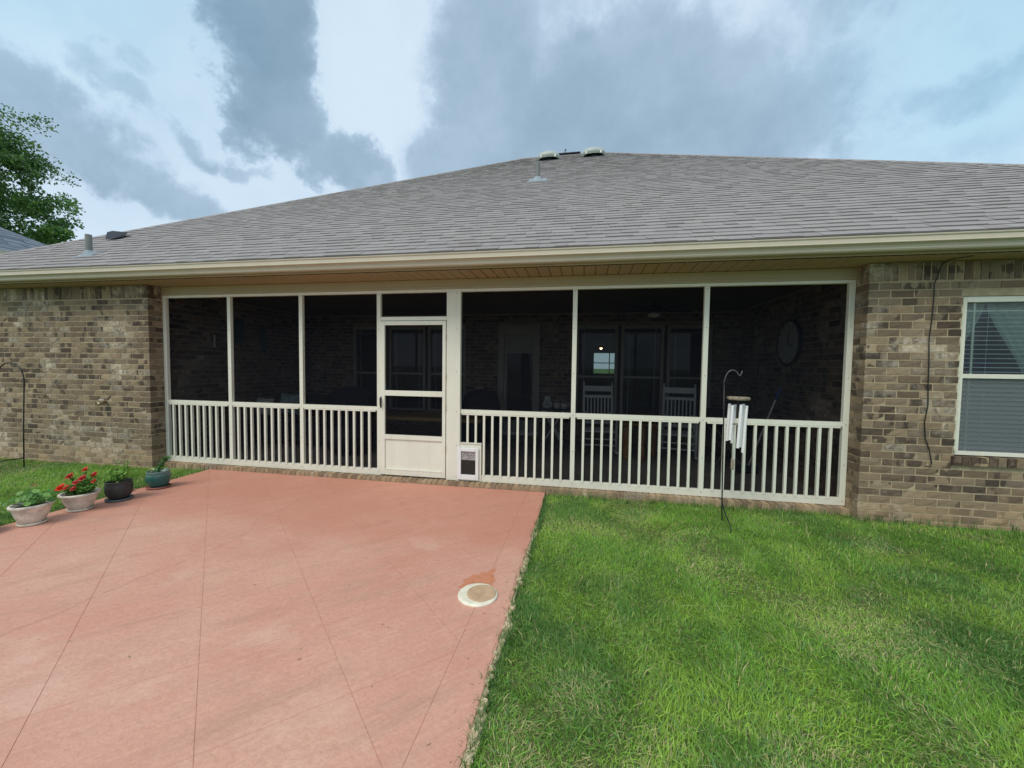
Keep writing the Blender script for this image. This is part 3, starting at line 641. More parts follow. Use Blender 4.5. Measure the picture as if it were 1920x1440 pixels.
# ---- gutter, fascia, soffit
gx0, gx1 = HL+EY-.02, HR-EY+.02
prof = [(-.475, 2.79), (-.475, 2.655), (-.525, 2.648), (-.548, 2.655), (-.556, 2.668), (-.556, 2.678), (-.562, 2.70), (-.578, 2.712), (-.594, 2.716), (-.596, 2.722), (-.590, 2.728), (-.590, 2.765), (-.598, 2.772), (-.600, 2.782), (-.592, 2.787), (-.578, 2.785)]
b = MB(); b.extrude_x(prof, gx0, gx1, False, 12)
for x in (gx0, gx1): b.add([(x, y, z) for y, z in prof], [tuple(range(len(prof)))])
b.build('gutter', 'gutter', house)
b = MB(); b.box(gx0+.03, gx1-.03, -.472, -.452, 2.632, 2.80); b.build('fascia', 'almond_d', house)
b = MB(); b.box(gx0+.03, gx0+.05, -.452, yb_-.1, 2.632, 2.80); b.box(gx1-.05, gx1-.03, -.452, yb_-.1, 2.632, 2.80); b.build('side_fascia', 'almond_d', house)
sf = node('soffit', house)
x = -10.2
sme = None
while x < 8.5:
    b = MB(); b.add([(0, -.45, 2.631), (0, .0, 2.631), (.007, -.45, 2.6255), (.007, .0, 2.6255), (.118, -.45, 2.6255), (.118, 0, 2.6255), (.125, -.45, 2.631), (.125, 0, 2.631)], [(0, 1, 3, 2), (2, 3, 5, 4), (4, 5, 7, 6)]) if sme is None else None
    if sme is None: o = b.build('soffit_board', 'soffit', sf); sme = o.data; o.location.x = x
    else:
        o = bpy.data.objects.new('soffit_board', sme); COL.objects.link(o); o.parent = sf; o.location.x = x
    x += .1305
MB().box(-10.2, 8.6, -.45, .02, 2.634, 2.65).build('soffit_backing', 'gap', sf)
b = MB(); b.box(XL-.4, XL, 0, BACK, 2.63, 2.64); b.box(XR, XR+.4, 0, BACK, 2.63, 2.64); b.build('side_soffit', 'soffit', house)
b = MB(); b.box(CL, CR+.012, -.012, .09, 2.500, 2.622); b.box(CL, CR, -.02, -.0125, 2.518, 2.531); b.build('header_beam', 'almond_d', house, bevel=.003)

# ------------------------------------------------------------------ house windows
def win(name, parent, x0, x1, z0, z1, y, zm, pr=True, casing=.05, mt='trimd', flush=.0, screen=True):
    w = node(name, parent); fw = casing
    b = MB(); b.box(x0, x0+fw, y, y+.07, z0, z1); b.box(x1-fw, x1, y, y+.07, z0, z1); b.box(x0+fw, x1-fw, y, y+.07, z1-fw*1.25, z1); b.box(x0+fw, x1-fw, y, y+.07, z0, z0+fw*.8); b.build('frame', mt, w, bevel=.003)
    MB().box(x0+fw, x1-fw, y+.008, y+.05, zm-.022, zm+.022).build('meeting_rail', mt, w, bevel=.003)
    MB().add([(x0+fw, y+.045, zm), (x1-fw, y+.045, zm), (x1-fw, y+.045, z1-fw), (x0+fw, y+.045, z1-fw)], [(0, 1, 2, 3)]).build('pane', 'glass', w)
    MB().add([(x0+fw, y+.055, z0+fw*.8), (x1-fw, y+.055, z0+fw*.8), (x1-fw, y+.055, zm), (x0+fw, y+.055, zm)], [(0, 1, 2, 3)]).build('pane', 'glass', w)
    if pr:
        for xm in (x0+fw+.10, x1-fw-.10): MB().box(xm-.009, xm+.009, y+.047, y+.056, zm+.022, z1-fw).build('muntin', mt, w)
        MB().box(x0+fw, x1-fw, y+.0475, y+.0555, z1-fw-.10, z1-fw-.085).build('muntin', mt, w)
        for xm in (x0+fw+.10, x1-fw-.10): MB().box(xm-.009, xm+.009, y+.057, y+.064, z0+fw*.8, zm-.022).build('muntin', mt, w)
    if screen: MB().add([(x0+fw, y+.03, z0+fw*.8), (x1-fw, y+.03, z0+fw*.8), (x1-fw, y+.03, zm-.02), (x0+fw, y+.03, zm-.02)], [(0, 1, 2, 3)]).build('screen', 'screen_w', w)
    return w
w = win('window', house, WX0, WX1, WZ0, WZ1, YF+.02, 1.49, True, .045, 'almond')
b = MB(); pts = [(WX0+.002+.006*math.sin(k*1.7)*random.random(), YF+.012, WZ0+.02+k*.026) for k in range(60)]; b.tube(pts, [.007+.004*abs(math.sin(k*.9)) for k in range(60)], 6); b.build('caulk_bead', 'foam', w, True)
for (a, b_) in WINS: win('porch_window', house, a, b_, bz0, bz1, YB-.02, 1.345, True, .055, 'trimd', screen=False)
win('rear_window', house, FX0, FX1, FZ0, FZ1, BACK-.12, 1.75, False, .05, 'trimd', screen=False)
# porch door of the house
dr = node('back_door', house)
b = MB(); b.box(DX0, DX0+.12, YB-.02, YB+.1, .14, DZ1); b.box(DX1-.12, DX1, YB-.02, YB+.1, .14, DZ1); b.box(DX0+.12, DX1-.12, YB-.02, YB+.1, 2.18, DZ1); b.build('casing', 'trimd', dr, bevel=.004)
b = MB(); dx0, dx1 = DX0+.122, DX1-.122; gx_0, gx_1 = dx0+.06, dx1-.03
b.box(dx0, gx_0, YB+.03, YB+.07, .20, 2.175); b.box(gx_1, dx1, YB+.03, YB+.07, .20, 2.175); b.box(gx_0, gx_1, YB+.03, YB+.07, 1.80, 2.175); b.box(gx_0, gx_1, YB+.03, YB+.07, .20, .42); b.build('leaf', 'doorp', dr)
MB().add([(gx_0, YB+.05, .42), (gx_1, YB+.05, .42), (gx_1, YB+.05, 1.8), (gx_0, YB+.05, 1.8)], [(0, 1, 2, 3)]).build('pane', 'glass', dr)
b = MB(); b.tube([(dx0+.03, YB-.03, 1.12), (dx0+.03, YB-.05, 1.0), (dx0+.03, YB-.05, .9), (dx0+.03, YB-.03, .82)], .008, 8); b.lathe([(.022, 0), (.026, .02), (0, .03)], (dx0+.03, YB-.02, 1.15), 12); b.build('handle', 'steel', dr)
MB().box(DX0, DX1, YB-.1, YB+.1, .12, .195).build('threshold', 'steel', dr, bevel=.01)

# blinds and curtains behind the right hand window
bl = thing('window_blind', 'pale horizontal slat blind hanging inside the right hand window', 'window blind', (0, 0, 0))
sm = {}
for k in range(33):
    z = WZ0+.06+k*.0455; up_ = z > 1.47
    if up_ not in sm:
        t0, t1 = (-.0015, .0045) if up_ else (-.012, .014); tm = (t0+t1)/2+.003; X0_, X1_ = WX0+.05, WX1-.05
        b = MB(); b.add([(X0_, -.062, t0), (X1_, -.062, t0), (X1_, -.038, tm), (X0_, -.038, tm), (X1_, -.014, t1), (X0_, -.014, t1), (X0_, -.062, t0-.0028), (X1_, -.062, t0-.0028), (X0_, -.014, t1-.0025), (X1_, -.014, t1-.0025)],
                        [(0, 1, 2, 3), (3, 2, 4, 5), (6, 7, 1, 0), (6, 8, 9, 7)])
        o = b.build('slat', 'slat', bl); sm[up_] = o.data
    else: o = bpy.data.objects.new('slat', sm[up_]); COL.objects.link(o); o.parent = bl
    o.location.z = z
b = MB()
for x in (WX0+.32, WX1-.25): b.tube([(x, -.064, WZ0+.05), (x, -.064, WZ1-.05)], .0015, 5)
b.build('ladder_cord', 'slat', bl)
def curtain(label, xo, xt, xb, mirror):
    b = MB(); n, mrows = 36, 24; vs = []
    for j in range(mrows+1):
        t_ = j/mrows; z = 2.22-t_*1.62
        tie = min(1, t_/.62); xe = xt+(xb-xt)*(math.sin(tie*PI/2)**1.4)
        for i in range(n+1):
            s_ = i/n; x = xo+(xe-xo)*s_; vs.append((x, .04+.018*math.sin(s_*38+t_*2)*(1-.3*t_)+random.uniform(-.001, .001), z))
    fs = [(j*(n+1)+i, j*(n+1)+i+1, (j+1)*(n+1)+i+1, (j+1)*(n+1)+i) for j in range(mrows) for i in range(n)]
    b.add(vs, fs); tag(b.build('curtain', 'curtain', None, True), label, 'curtain', 'tied back curtains behind the blind')
curtain('sage green curtain tied back at the left side of the right hand window', WX0-.06, 4.03, WX0+.02, False)
curtain('sage green curtain tied back at the right side of the right hand window', WX1+.06, 4.05, WX1-.12, True)

# ------------------------------------------------------------------ screen wall of the porch
scr = thing('porch_screen_wall', 'almond framed screen wall with white pickets closing the porch recess', 'screen wall', (0, 0, 0))
def fr(name, x0, x1, z0, z1, y0=0, y1=.05, mat='almond', par=None, bev=.0025): return MB().box(x0, x1, y0, y1, z0, z1).build(name, mat, par or scr, bevel=bev)
ZB, ZT = .05, 2.50
posts = [(CL, CL+.055), (-5.02, -4.966), (-3.87, -3.816), (-2.71, -2.656), (-.150, -.096), (1.330, 1.385), (CR-.058, CR)]
for a, b_ in posts: fr('post', a, b_, ZB, 2.464)
fr('post', -1.738, -1.552, ZB, 2.464, -.012, .05)
fr('post_trim', -1.582, -1.5515, ZB, 2.466, -.018, -.0125, bev=0)
fr('top_rail', CL, CR, 2.4645, 2.4985, -.004, .05)
fr('transom_rail', -2.656, -1.738, 2.108, 2.158, .003, .05)
bays = [(CL+.055, -5.02, 9), (-4.966, -3.87, 9), (-3.816, -2.71, 9), (-1.552, -.150, 12), (-.096, 1.330, 12), (1.385, CR-.058, 12)]
pick = None
for bi, (a, b_, n) in enumerate(bays):
    fr('bottom_rail', a, b_, ZB, .132, .002, .05); fr('mid_rail', a, b_, .918, .968, .001, .05)
    fr('picket_channel', a+.02, b_-.02, .902, .9165, -.004, .028, bev=0)
    for k in range(n):
        x = a+(b_-a)*(k+1)/(n+.92)-.012
        if bi == 3 and k < 2: fr('picket', x-.0135, x+.0135, .5455, .901, 0, .027, bev=.002); continue
        if pick is None:
            o = MB().box(-.0135, .0135, -.004, .0015, .118, .901).add(*[[(sx_*.0135, y_, z_) for sx_ in (-1, 1) for y_ in (.0015, .026) for z_ in (.133, .901)], [(0, 1, 3, 2), (4, 6, 7, 5), (2, 3, 7, 6), (0, 2, 6, 4), (1, 5, 7, 3)]]).build('picket', 'almond', scr); pick = o.data
        else: o = bpy.data.objects.new('picket', pick); COL.objects.link(o); o.parent = scr
        o.location.x = x
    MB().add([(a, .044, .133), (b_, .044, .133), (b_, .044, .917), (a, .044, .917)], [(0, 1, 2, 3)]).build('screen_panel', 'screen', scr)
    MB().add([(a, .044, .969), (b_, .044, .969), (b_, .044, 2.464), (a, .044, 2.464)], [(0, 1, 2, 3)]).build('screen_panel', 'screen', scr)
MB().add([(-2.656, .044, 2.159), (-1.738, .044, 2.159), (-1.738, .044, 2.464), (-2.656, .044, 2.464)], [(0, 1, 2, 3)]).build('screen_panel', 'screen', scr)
scr_heads = MB()
for px_ in (CL+.028, -4.993, -3.843, -2.683, -1.60, -.123, 1.357, CR-.03):
    for pz in (.10, .50, .94, 1.45, 2.0, 2.44): scr_heads.lathe([(.0045, 0), (.003, .002), (0, .0025)], n=6) if False else scr_heads.add([(px_+.005*math.cos(k_*PI/3), -.0026-(.012 if px_ == -1.60 else 0), pz+.005*math.sin(k_*PI/3)) for k_ in range(6)], [(0, 1, 2, 3, 4, 5)])
tag(scr_heads.build('screw_heads', 'gap', scr), kind='stuff')
sdoor = node('screen_door', scr)
def dp(nm, x0, x1, z0, z1, y0=-.014, y1=.03, **k): return fr(nm, x0, x1, z0, z1, y0, y1, par=sdoor, **k)
dp('stile', -2.650, -2.592, .066, 2.10); dp('stile', -1.792, -1.748, .066, 2.10)
dp('rail', -2.592, -1.792, 2.048, 2.10); dp('rail', -2.592, -1.792, 1.122, 1.192); dp('rail', -2.592, -1.792, .545, .605); dp('rail', -2.592, -1.792, .066, .135)
dp('kick_plate', -2.592, -1.792, .1355, .5445, .004, .02, bev=0)
dp('bead', -2.590, -1.794, .1355, .146, -.018, .0035, bev=0)
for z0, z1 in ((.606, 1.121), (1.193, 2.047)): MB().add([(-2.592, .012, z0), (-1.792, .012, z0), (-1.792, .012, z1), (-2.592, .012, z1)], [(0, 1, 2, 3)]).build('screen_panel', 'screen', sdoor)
b = MB(); b.tube([(-2.643, -.016, 1.095), (-2.640, -.045, 1.085), (-2.634, -.052, 1.04), (-2.634, -.05, .99), (-2.64, -.03, .965)], [.008, .009, .010, .009, .007], 8); b.box(-2.655, -2.637, -.020, -.0145, .96, 1.105); b.build('handle', 'black', sdoor, True)
for z in (.42, .95, 1.35, 1.86): MB().tube([(-1.743, -.02, z), (-1.743, -.02, z+.07)], .006, 8).build('hinge', 'almond_d', sdoor)
fr('door_gap', -1.7475, -1.7385, .06, 2.105, .012, .03, 'gap', bev=0)
# pet door in its panel beside the wide post
pet = node('pet_door', scr)
fr('panel', -1.5505, -1.268, .0525, .545, -.010, .024, par=pet, bev=.002)
fr('panel_cap', -1.5505, -1.262, .5455-.012, .5455-.0005, -.020, -.0105, par=pet, bev=0)
b = MB(); b.box(-1.580, -1.530, -.036, -.0185, .072, .482); b.box(-1.338, -1.298, -.036, -.0185, .072, .482); b.box(-1.530, -1.338, -.036, -.0185, .437, .482); b.box(-1.530, -1.338, -.036, -.0185, .072, .138); b.build('frame', 'white', pet, bevel=.004)
MB().box(-1.530, -1.338, -.0178, -.0125, .325, .437).build('flap', 'flap', pet)
MB().box(-1.530, -1.338, -.0178, -.0112, .138, .3245).build('opening', 'gap', pet)
b = MB(); zf = lambda *p: [(x, -.0190, z) for x, z in p]
for p in (((-1.515, .35), (-1.475, .425), (-1.40, .345)), ((-1.525, .39), (-1.345, .385)), ((-1.44, .435), (-1.435, .328)), ((-1.50, .43), (-1.42, .37), (-1.36, .43)), ((-1.47, .335), (-1.35, .37))): b.tube(zf(*p), .0011, 4)
b.build('flap_pattern', 'black', pet)

# ------------------------------------------------------------------ things on and by the wall
cab = [(3.50, -.47, 2.60), (3.44, -.30, 2.612), (3.432, -.225, 2.585), (3.42, -.212, 2.47), (3.390, -.215, 2.40), (3.398, -.211, 2.30), (3.39, -.212, 2.04), (3.375, -.213, 1.85), (3.388, -.212, 1.6), (3.392, -.211, 1.4), (3.40, -.212, 1.193), (3.378, -.213, 1.02), (3.392, -.214, .86), (3.43, -.212, .76), (3.452, -.213, .66), (3.458, -.216, .61), (3.446, -.22, .578), (3.42, -.222, .574), (3.395, -.225, .582)]
tag(MB().tube(cab, .0048, 8).build('cable', 'black', None, True), 'thin black cable running down the brick wall left of the window', 'cable')
t = thing('garden_tap', 'small brass garden tap sticking out of the left brick wall', 'tap', (-6.93, YF, .93))
b = MB(); b.tube([(0, 0, 0), (0, -.05, 0), (0, -.08, -.01), (0, -.10, -.05)], [.014, .013, .014, .012], 10); b.build('spout', 'brass', t, True)
b = MB(); b.lathe([(.03, -.004), (.03, .004), (.012, .006)], (0, -.05, .035), 10); b.tube([(0, -.05, 0), (0, -.05, .035)], .006, 6); b.build('handle', 'steel', t)
# shepherd hooks
t = thing('shepherd_hook', 'black shepherd hook in the lawn with the wind chime hanging from it', 'shepherd hook', (1.416, -.55, 0))
pole = [(0, 0, -.1), (0, 0, .0), (-.006, 0, .18), (-.018, 0, 1.0), (-.026, 0, 1.38)]
arc = [(-.026+.075-.075*math.cos(a), 0, 1.38+.14*math.sin(a)) for a in np.linspace(0, 2.3, 12)][1:]
end = Vector(arc[-1]); 
cur = arc+[(end.x+.012, 0, end.z-.02), (end.x+.025, 0, end.z-.012), (end.x+.035, 0, end.z+.01), (end.x+.035, 0, end.z+.03)]
MB().tube(pole, .0065, 8).build('pole', 'black', t, True); MB().tube([pole[-1]]+cur, .0066, 8).build('curved_arm', 'armgrey', t, True)
MB().tube([(-.005, 0, .17), (-.01, -.12, .09), (-.018, -.27, .045), (-.02, -.31, .03), (-.02, -.315, -.08)], .0055, 8).build('foot_prong', 'black', t, True)
HX = 1.416+end.x+.012
t = thing('shepherd_hook', 'empty black shepherd hook in the left lawn in front of the brick wall', 'shepherd hook', (-7.93, -.55, 0))
pole = [(0, 0, -.1), (.03, 0, .6), (.075, 0, 1.22)]; arc = [(.075-.26+.26*math.cos(a), 0, 1.24+.25*math.sin(a)) for a in np.linspace(0, PI, 16)]
MB().tube(pole+arc+[(-.45, 0, 1.19), (-.47, 0, 1.16), (-.50, 0, 1.17), (-.51, 0, 1.20)], .008, 8).build('pole', 'black', t, True)
MB().tube([(.005, 0, .12), (.0, -.22, .125), (-.005, -.24, .10), (-.005, -.24, -.05)], .007, 8).build('foot_prong', 'black', t, True)
# wind chime
t = thing('wind_chime', 'wind chime with silver tubes under a weathered wooden top disc', 'wind chime', (HX, -.55, 1.235), .3)
t.rotation_euler = (0, .0, .3)
b = MB(); b.lathe([(.100, -.012), (.106, .0), (.104, .016), (0, .018)], n=8); b.build('top_disc', 'weathered', t, bevel=.003)
b = MB(); b.tube([(.0, 0, .018), (0.0, 0, .16)], .0016, 5)
for k in range(3): b.tube([(.09*math.cos(k*2.09), .09*math.sin(k*2.09), .016), (0, 0, .10)], .001, 4)
b.build('hanging_cord', 'black', t)
tl = [.44, .40, .38, .35, .43, .47]
for k in range(6):
    a = k*PI/3+.25; x, y = .075*math.cos(a), .075*math.sin(a); tp = -.055-.01*(k % 2); tt = Vector((-.05, 0, -1)).normalized()
    q0 = Vector((x, y, tp)); b = MB(); b.tube([q0, q0+tt*tl[k]], .0145, 14, False); b.tube([q0, q0+tt*tl[k]], .0125, 14, False); b.build('chime_tube', 'steel', t, True)
    MB().tube([(x*.9, y*.9, -.01), q0+tt*.02], .0012, 4).build('tube_cord', 'black', t)
MB().tube([(0, 0, -.01), (-.035, 0, -.62)], .0012, 4).build('centre_cord', 'weathered', t)
MB().lathe([(.03, -.008), (.03, .008)], (-.012, 0, -.26), 12).build('striker', 'weathered', t)
MB().box(-.055, -.019, -.006, .006, -.72, -.61).build('wind_sail', 'weathered', t, bevel=.008)

# ------------------------------------------------------------------ potted plants
GR = [(.10, .26, .05), (.09, .24, .05), (.16, .35, .07), (.18, .38, .08)]
def finish(b, name, cols, parent, mat='leaf'):
    return b.build(name, mat, parent, cols=cols)
def addleaf(b, cols, p, d, upv_, L, Wd, c, bend=.2):
    n0 = len(b.v); b.leaf(p, d, upv_, L, Wd, bend); k = random.uniform(.75, 1.2); cols += [(c[0]*k, c[1]*k, c[2]*k, 1)]*(len(b.v)-n0)
def rnd_dir(el0, el1):
    a = random.random()*2*PI; e_ = random.uniform(el0, el1); return Vector((math.cos(a)*math.cos(e_), math.sin(a)*math.cos(e_), math.sin(e_)))
def bowl(label, loc, R, H, mat, smat, sR, kind='bowl', rz=0):
    t = thing('potted_plant', label, 'potted plant', loc, rz, 'potted plants along the patio edge')
    if kind == 'bowl':
        prof = [(R*.56, .022), (R*.60, .03), (R*.80, H*.5), (R*.90, H*.78), (R*.93, H*.80), (R*.93, H*.84), (R*1.0, H*.87), (R*1.03, H*.93), (R*1.0, H*.99), (R*.93, H), (R*.87, H*.97), (R*.84, H*.8)]
        wob = lambda i, tt: 1+(.028*math.sin(tt*2*PI*18+i*1.4) if i in (6, 7, 8) else 0)
    else:
        prof = [(R*.66, .022), (R*.70, .03), (R*.93, H*.35), (R*1.0, H*.6), (R*.97, H*.82), (R*.90, H*.92), (R*.94, H*.95), (R*.94, H*.99), (R*.88, H), (R*.83, H*.97), (R*.82, H*.82)]
        wob = (lambda i, tt: 1+(.012*math.sin(i*9+tt*60) if 2 <= i <= 5 else 0)) if mat == 'blackpot' else None
    MB().lathe(prof, n=72, wob=wob).build('pot', mat, t, True)
    MB().lathe([(R*.86, H*.84), (0, H*.86)], n=24).build('soil', 'soil', t)
    MB().lathe([(sR*.88, .001), (sR*.98, .006), (sR, .022), (sR*.96, .026), (sR*.93, .02), (0, .018)], n=40).build('saucer', smat, t, True)
    return t
# debris
b = MB()
for k in range(150):
    x, y = random.uniform(PX0+.1, PX1-.02), -.15-3.8*random.random()
    if random.random() < .3: x = PX1-.02-abs(random.gauss(0, .08))
    s_ = random.uniform(.0015, .0038); a = random.random()*6.3; c, q = math.cos(a)*s_, math.sin(a)*s_; L = random.uniform(1, 4)
    b.add([(x-c*L, y-q*L, .0015), (x+q, y-c, .003), (x+c*L, y+q*L, .002), (x-q, y+c, .0025)], [(0, 1, 2, 3)])
tag(b.build('patio_litter', 'debris'), 'tiny dry bits of leaf and grit lying on the patio', 'litter', kind='stuff')
# 1: pale bowl with round scalloped leaves
t = bowl('cream stone bowl with round geranium leaves and no flowers', (-5.06, -2.07, 0), .140, .195, 'stonepot', 'stonepot', .098)
b = MB(); cols = []
def round_leaf(b, cols, c, nrm_, R, colr):
    nrm_ = nrm_.normalized(); a = nrm_.orthogonal().normalized(); d = nrm_.cross(a); n0 = len(b.v); n = 12
    vs = [Vector(c)-nrm_*R*.12]+[Vector(c)+(a*math.cos(2*PI*k/n)+d*math.sin(2*PI*k/n))*R*(1+.07*(k % 2))*(.75 if k == 0 else 1)+nrm_*R*.10*math.sin(k*2) for k in range(n)]
    b.add(vs, [(0, 1+k, 1+(k+1) % n) for k in range(n)]); kk = random.uniform(.75, 1.15); cols += [(colr[0]*kk*1.25, colr[1]*kk*1.1, colr[2]*kk, 1)]+[(colr[0]*kk, colr[1]*kk, colr[2]*kk, 1)]*n
st = MB(); sc_ = []
for k in range(52):
    d = rnd_dir(.45, 1.4); L = random.uniform(.09, .20); p0 = Vector((random.uniform(-.04, .04), random.uniform(-.04, .04),   .17)); p1 = p0+Vector((d.x*L*1.0, d.y*L*1.0, d.z*L*.75))
    n0 = len(st.v); st.tube([p0, (p0+p1)/2+Vector((0, 0, .01)), p1], .0022, 5); sc_ += [(.12, .22, .05, 1)]*(len(st.v)-n0)
    round_leaf(b, cols, p1, Vector((d.x*.7+.45, d.y*.7-.35, .75)), random.uniform(.014, .027), random.choice([(.17, .38, .09), (.09, .24, .06), (.22, .43, .12), (.13, .32, .08)]))
finish(st, 'stem', sc_, t); finish(b, 'foliage', cols, t)
for k in range(3):
    b = MB(); cols = []
    for q in range(6): addleaf(b, cols, (-.02+k*.02, .02, .345+k*.01), rnd_dir(.2, 1.4), (0, 0, 1), .014, .010, (.5, .12, .10))
    finish(b, 'bud', cols, t, 'petal')
# 2: pale bowl with coral red flowers
t = bowl('cream stone bowl full of coral red flowers', (-5.075, -1.70, 0), .148, .185, 'stonepot', 'stonepot', .100)
b = MB(); cols = []; st = MB(); sc_ = []
tips = [(1.25*a_, b_, c_+.01) for a_, b_, c_ in [(-.06, -.02, .33), (.05, .02, .40), (.13, .0, .36), (.16, .04, .33), (-.10, .02, .24), (.02, -.03, .30), (.08, -.05, .28), (-.02, -.06, .26), (.10, .05, .24), (.0, .07, .30), (-.05, .07, .28), (.17, -.02, .26), (.05, .1, .34), (-.13, -.04, .20), (-.08, -.05, .23), (.12, -.06, .24)]]
for q in tips:
    p0 = Vector((q[0]*.3, q[1]*.3, .16)); p1 = Vector(q); n0 = len(st.v); st.tube([p0, (p0+p1)/2+Vector((q[0]*.15, 0, .0)), p1], .0025, 5); sc_ += [(.08, .15, .04, 1)]*(len(st.v)-n0)
    for j in range(40):
        s_ = random.uniform(.1, .97); c_ = p0+(p1-p0)*s_; addleaf(b, cols, c_, rnd_dir(-.2, .9), (0, 0, 1), random.uniform(.03, .05), .019, random.choice(GR), .25)
finish(st, 'stem', sc_, t); finish(b, 'foliage', cols, t)
FL = [(-.155, -.04, .215, .040, (.85, .05, .02)), (-.105, -.03, .22, .026, (.70, .06, .06)), (-.075, -.02, .335, .034, (.62, .035, .05)), (.045, .02, .405, .026, (.70, .05, .03)), (.065, -.02, .325, .034, (.68, .05, .07)), (.035, -.05, .290, .028, (.72, .05, .08)), (.145, .02, .36, .029, (.70, .05, .05)), (.165, .0, .30, .022, (.72, .05, .04)), (-.045, -.07, .235, .026, (.75, .06, .05)), (.045, -.08, .235, .026, (.68, .07, .07))]
for x, y, z, R, c in FL:
    x *= 1.15; z += .008
    b = MB(); cols = []; R *= 1.32
    for ring, (n, el_, s_) in enumerate(((7, .15, 1), (6, .6, .8), (4, 1.1, .5))):
        for k in range(n):
            a = 2*PI*k/n+ring*.4; d = Vector((math.cos(a)*math.cos(el_)+.12, math.sin(a)*math.cos(el_)*.7-.35, math.sin(el_)+math.sin(a)*.45)); addleaf(b, cols, (x, y, z), d, (0, 0, 1), R*s_, R*.85*s_, c, .15)
    for q in range(3): n0 = len(b.v); b.lathe([(.003, 0), (.0, .004)], (x+random.uniform(-.004, .004), y-.008, z+R*.45), 5); cols += [(.8, .65, .5, 1)]*(len(b.v)-n0)
    finish(b, 'flower', cols, t, 'petal')
# 3: charcoal round pot with an upright leafy shrub
t = bowl('charcoal round pot with a light green leafy shrub', (-5.035, -1.38, 0), .118, .215, 'blackpot', 'greysauce', .118, 'pot')
b = MB(); cols = []; st = MB(); sc_ = []
for k, q in enumerate([(-.13, 0, .33), (-.09, .05, .36), (-.03, 0, .30), (.05, .03, .40), (.11, .02, .41), (.14, .0, .35), (.0, -.05, .28), (.08, -.03, .28), (-.05, -.04, .27), (-.15, .02, .26), (.02, .06, .34)]):
    p0 = Vector((q[0]*.2, q[1]*.2, .19)); p1 = Vector(q)+Vector((0, 0, .035)); mid = (p0+p1)/2+Vector((q[0]*.25, 0, -.01)); n0 = len(st.v); st.tube([p0, mid, p1], .0028, 5); sc_ += [(.14, .24, .06, 1)]*(len(st.v)-n0)
    for j in range(20):
        s_ = random.uniform(.15, 1); c_ = p0*(1-s_)**2+mid*2*s_*(1-s_)+p1*s_*s_; addleaf(b, cols, c_, rnd_dir(-.2, .8), (0, 0, 1), random.uniform(.035, .06), .019, random.choice([(.17, .36, .07), (.24, .45, .09), (.12, .28, .05)]), .25)
finish(st, 'stem', sc_, t); finish(b, 'foliage', cols, t)
# 4: teal glazed pot with a leaning stem and a pale bloom
t = bowl('teal glazed pot with a leaning leafy stem and one cream bloom', (-5.07, -.94, 0), .120, .210, 'teal', 'terra', .120, 'pot')
b = MB(); cols = []; st = MB(); sc_ = []
p0, mid, p1 = Vector((0, 0, .18)), Vector((.03, 0, .28)), Vector((.13, .02, .39))
n0 = len(st.v); st.tube([p0, mid, p1], .006, 6); sc_ += [(.10, .2, .05, 1)]*(len(st.v)-n0)
for j in range(85):
    s_ = random.uniform(.05, 1); c_ = p0*(1-s_)**2+mid*2*s_*(1-s_)+p1*s_*s_; addleaf(b, cols, c_, rnd_dir(-.3, .7), (0, 0, 1), random.uniform(.035, .058), .026, random.choice([(.08, .26, .07), (.12, .34, .09), (.06, .2, .05)]), .25)
finish(st, 'stem', sc_, t); finish(b, 'foliage', cols, t)
b = MB(); cols = []
for k in range(26): addleaf(b, cols, (-.055+random.uniform(-.02, .02), -.03, .195+random.random()*.02), rnd_dir(.1, 1.3), (0, 0, 1), .034, .022, (.62, .66, .38))
finish(b, 'bloom', cols, t, 'petal')
# 5: only its rim reaches the picture
t = bowl('grey purple bowl at the very left end of the pot row', (-5.20, -2.37, 0), .13, .13, 'greysauce', 'greysauce', .09)
b = MB(); cols = []
for k in range(70): addleaf(b, cols, (random.uniform(-.05, .05), random.uniform(-.05, .05), .11), rnd_dir(.2, 1.2), (0, 0, 1), random.uniform(.04, .08), .016, random.choice([(.25, .32, .26), (.16, .26, .14)]))
finish(b, 'foliage', cols, t)
# dry leaf on the soil strip
b = MB(); b.leaf((-5.24, -1.12, .012), (1, .3, .1), (0, 0, 1), .05, .03, .4); b.leaf((-5.22, -1.10, .016), (.2, 1, .3), (0, 0, 1), .04, .02, .4)
tag(b.build('dry_leaf', 'terra'), 'curled orange brown dry leaf on the patio edge between the dark and teal pots', 'leaf')

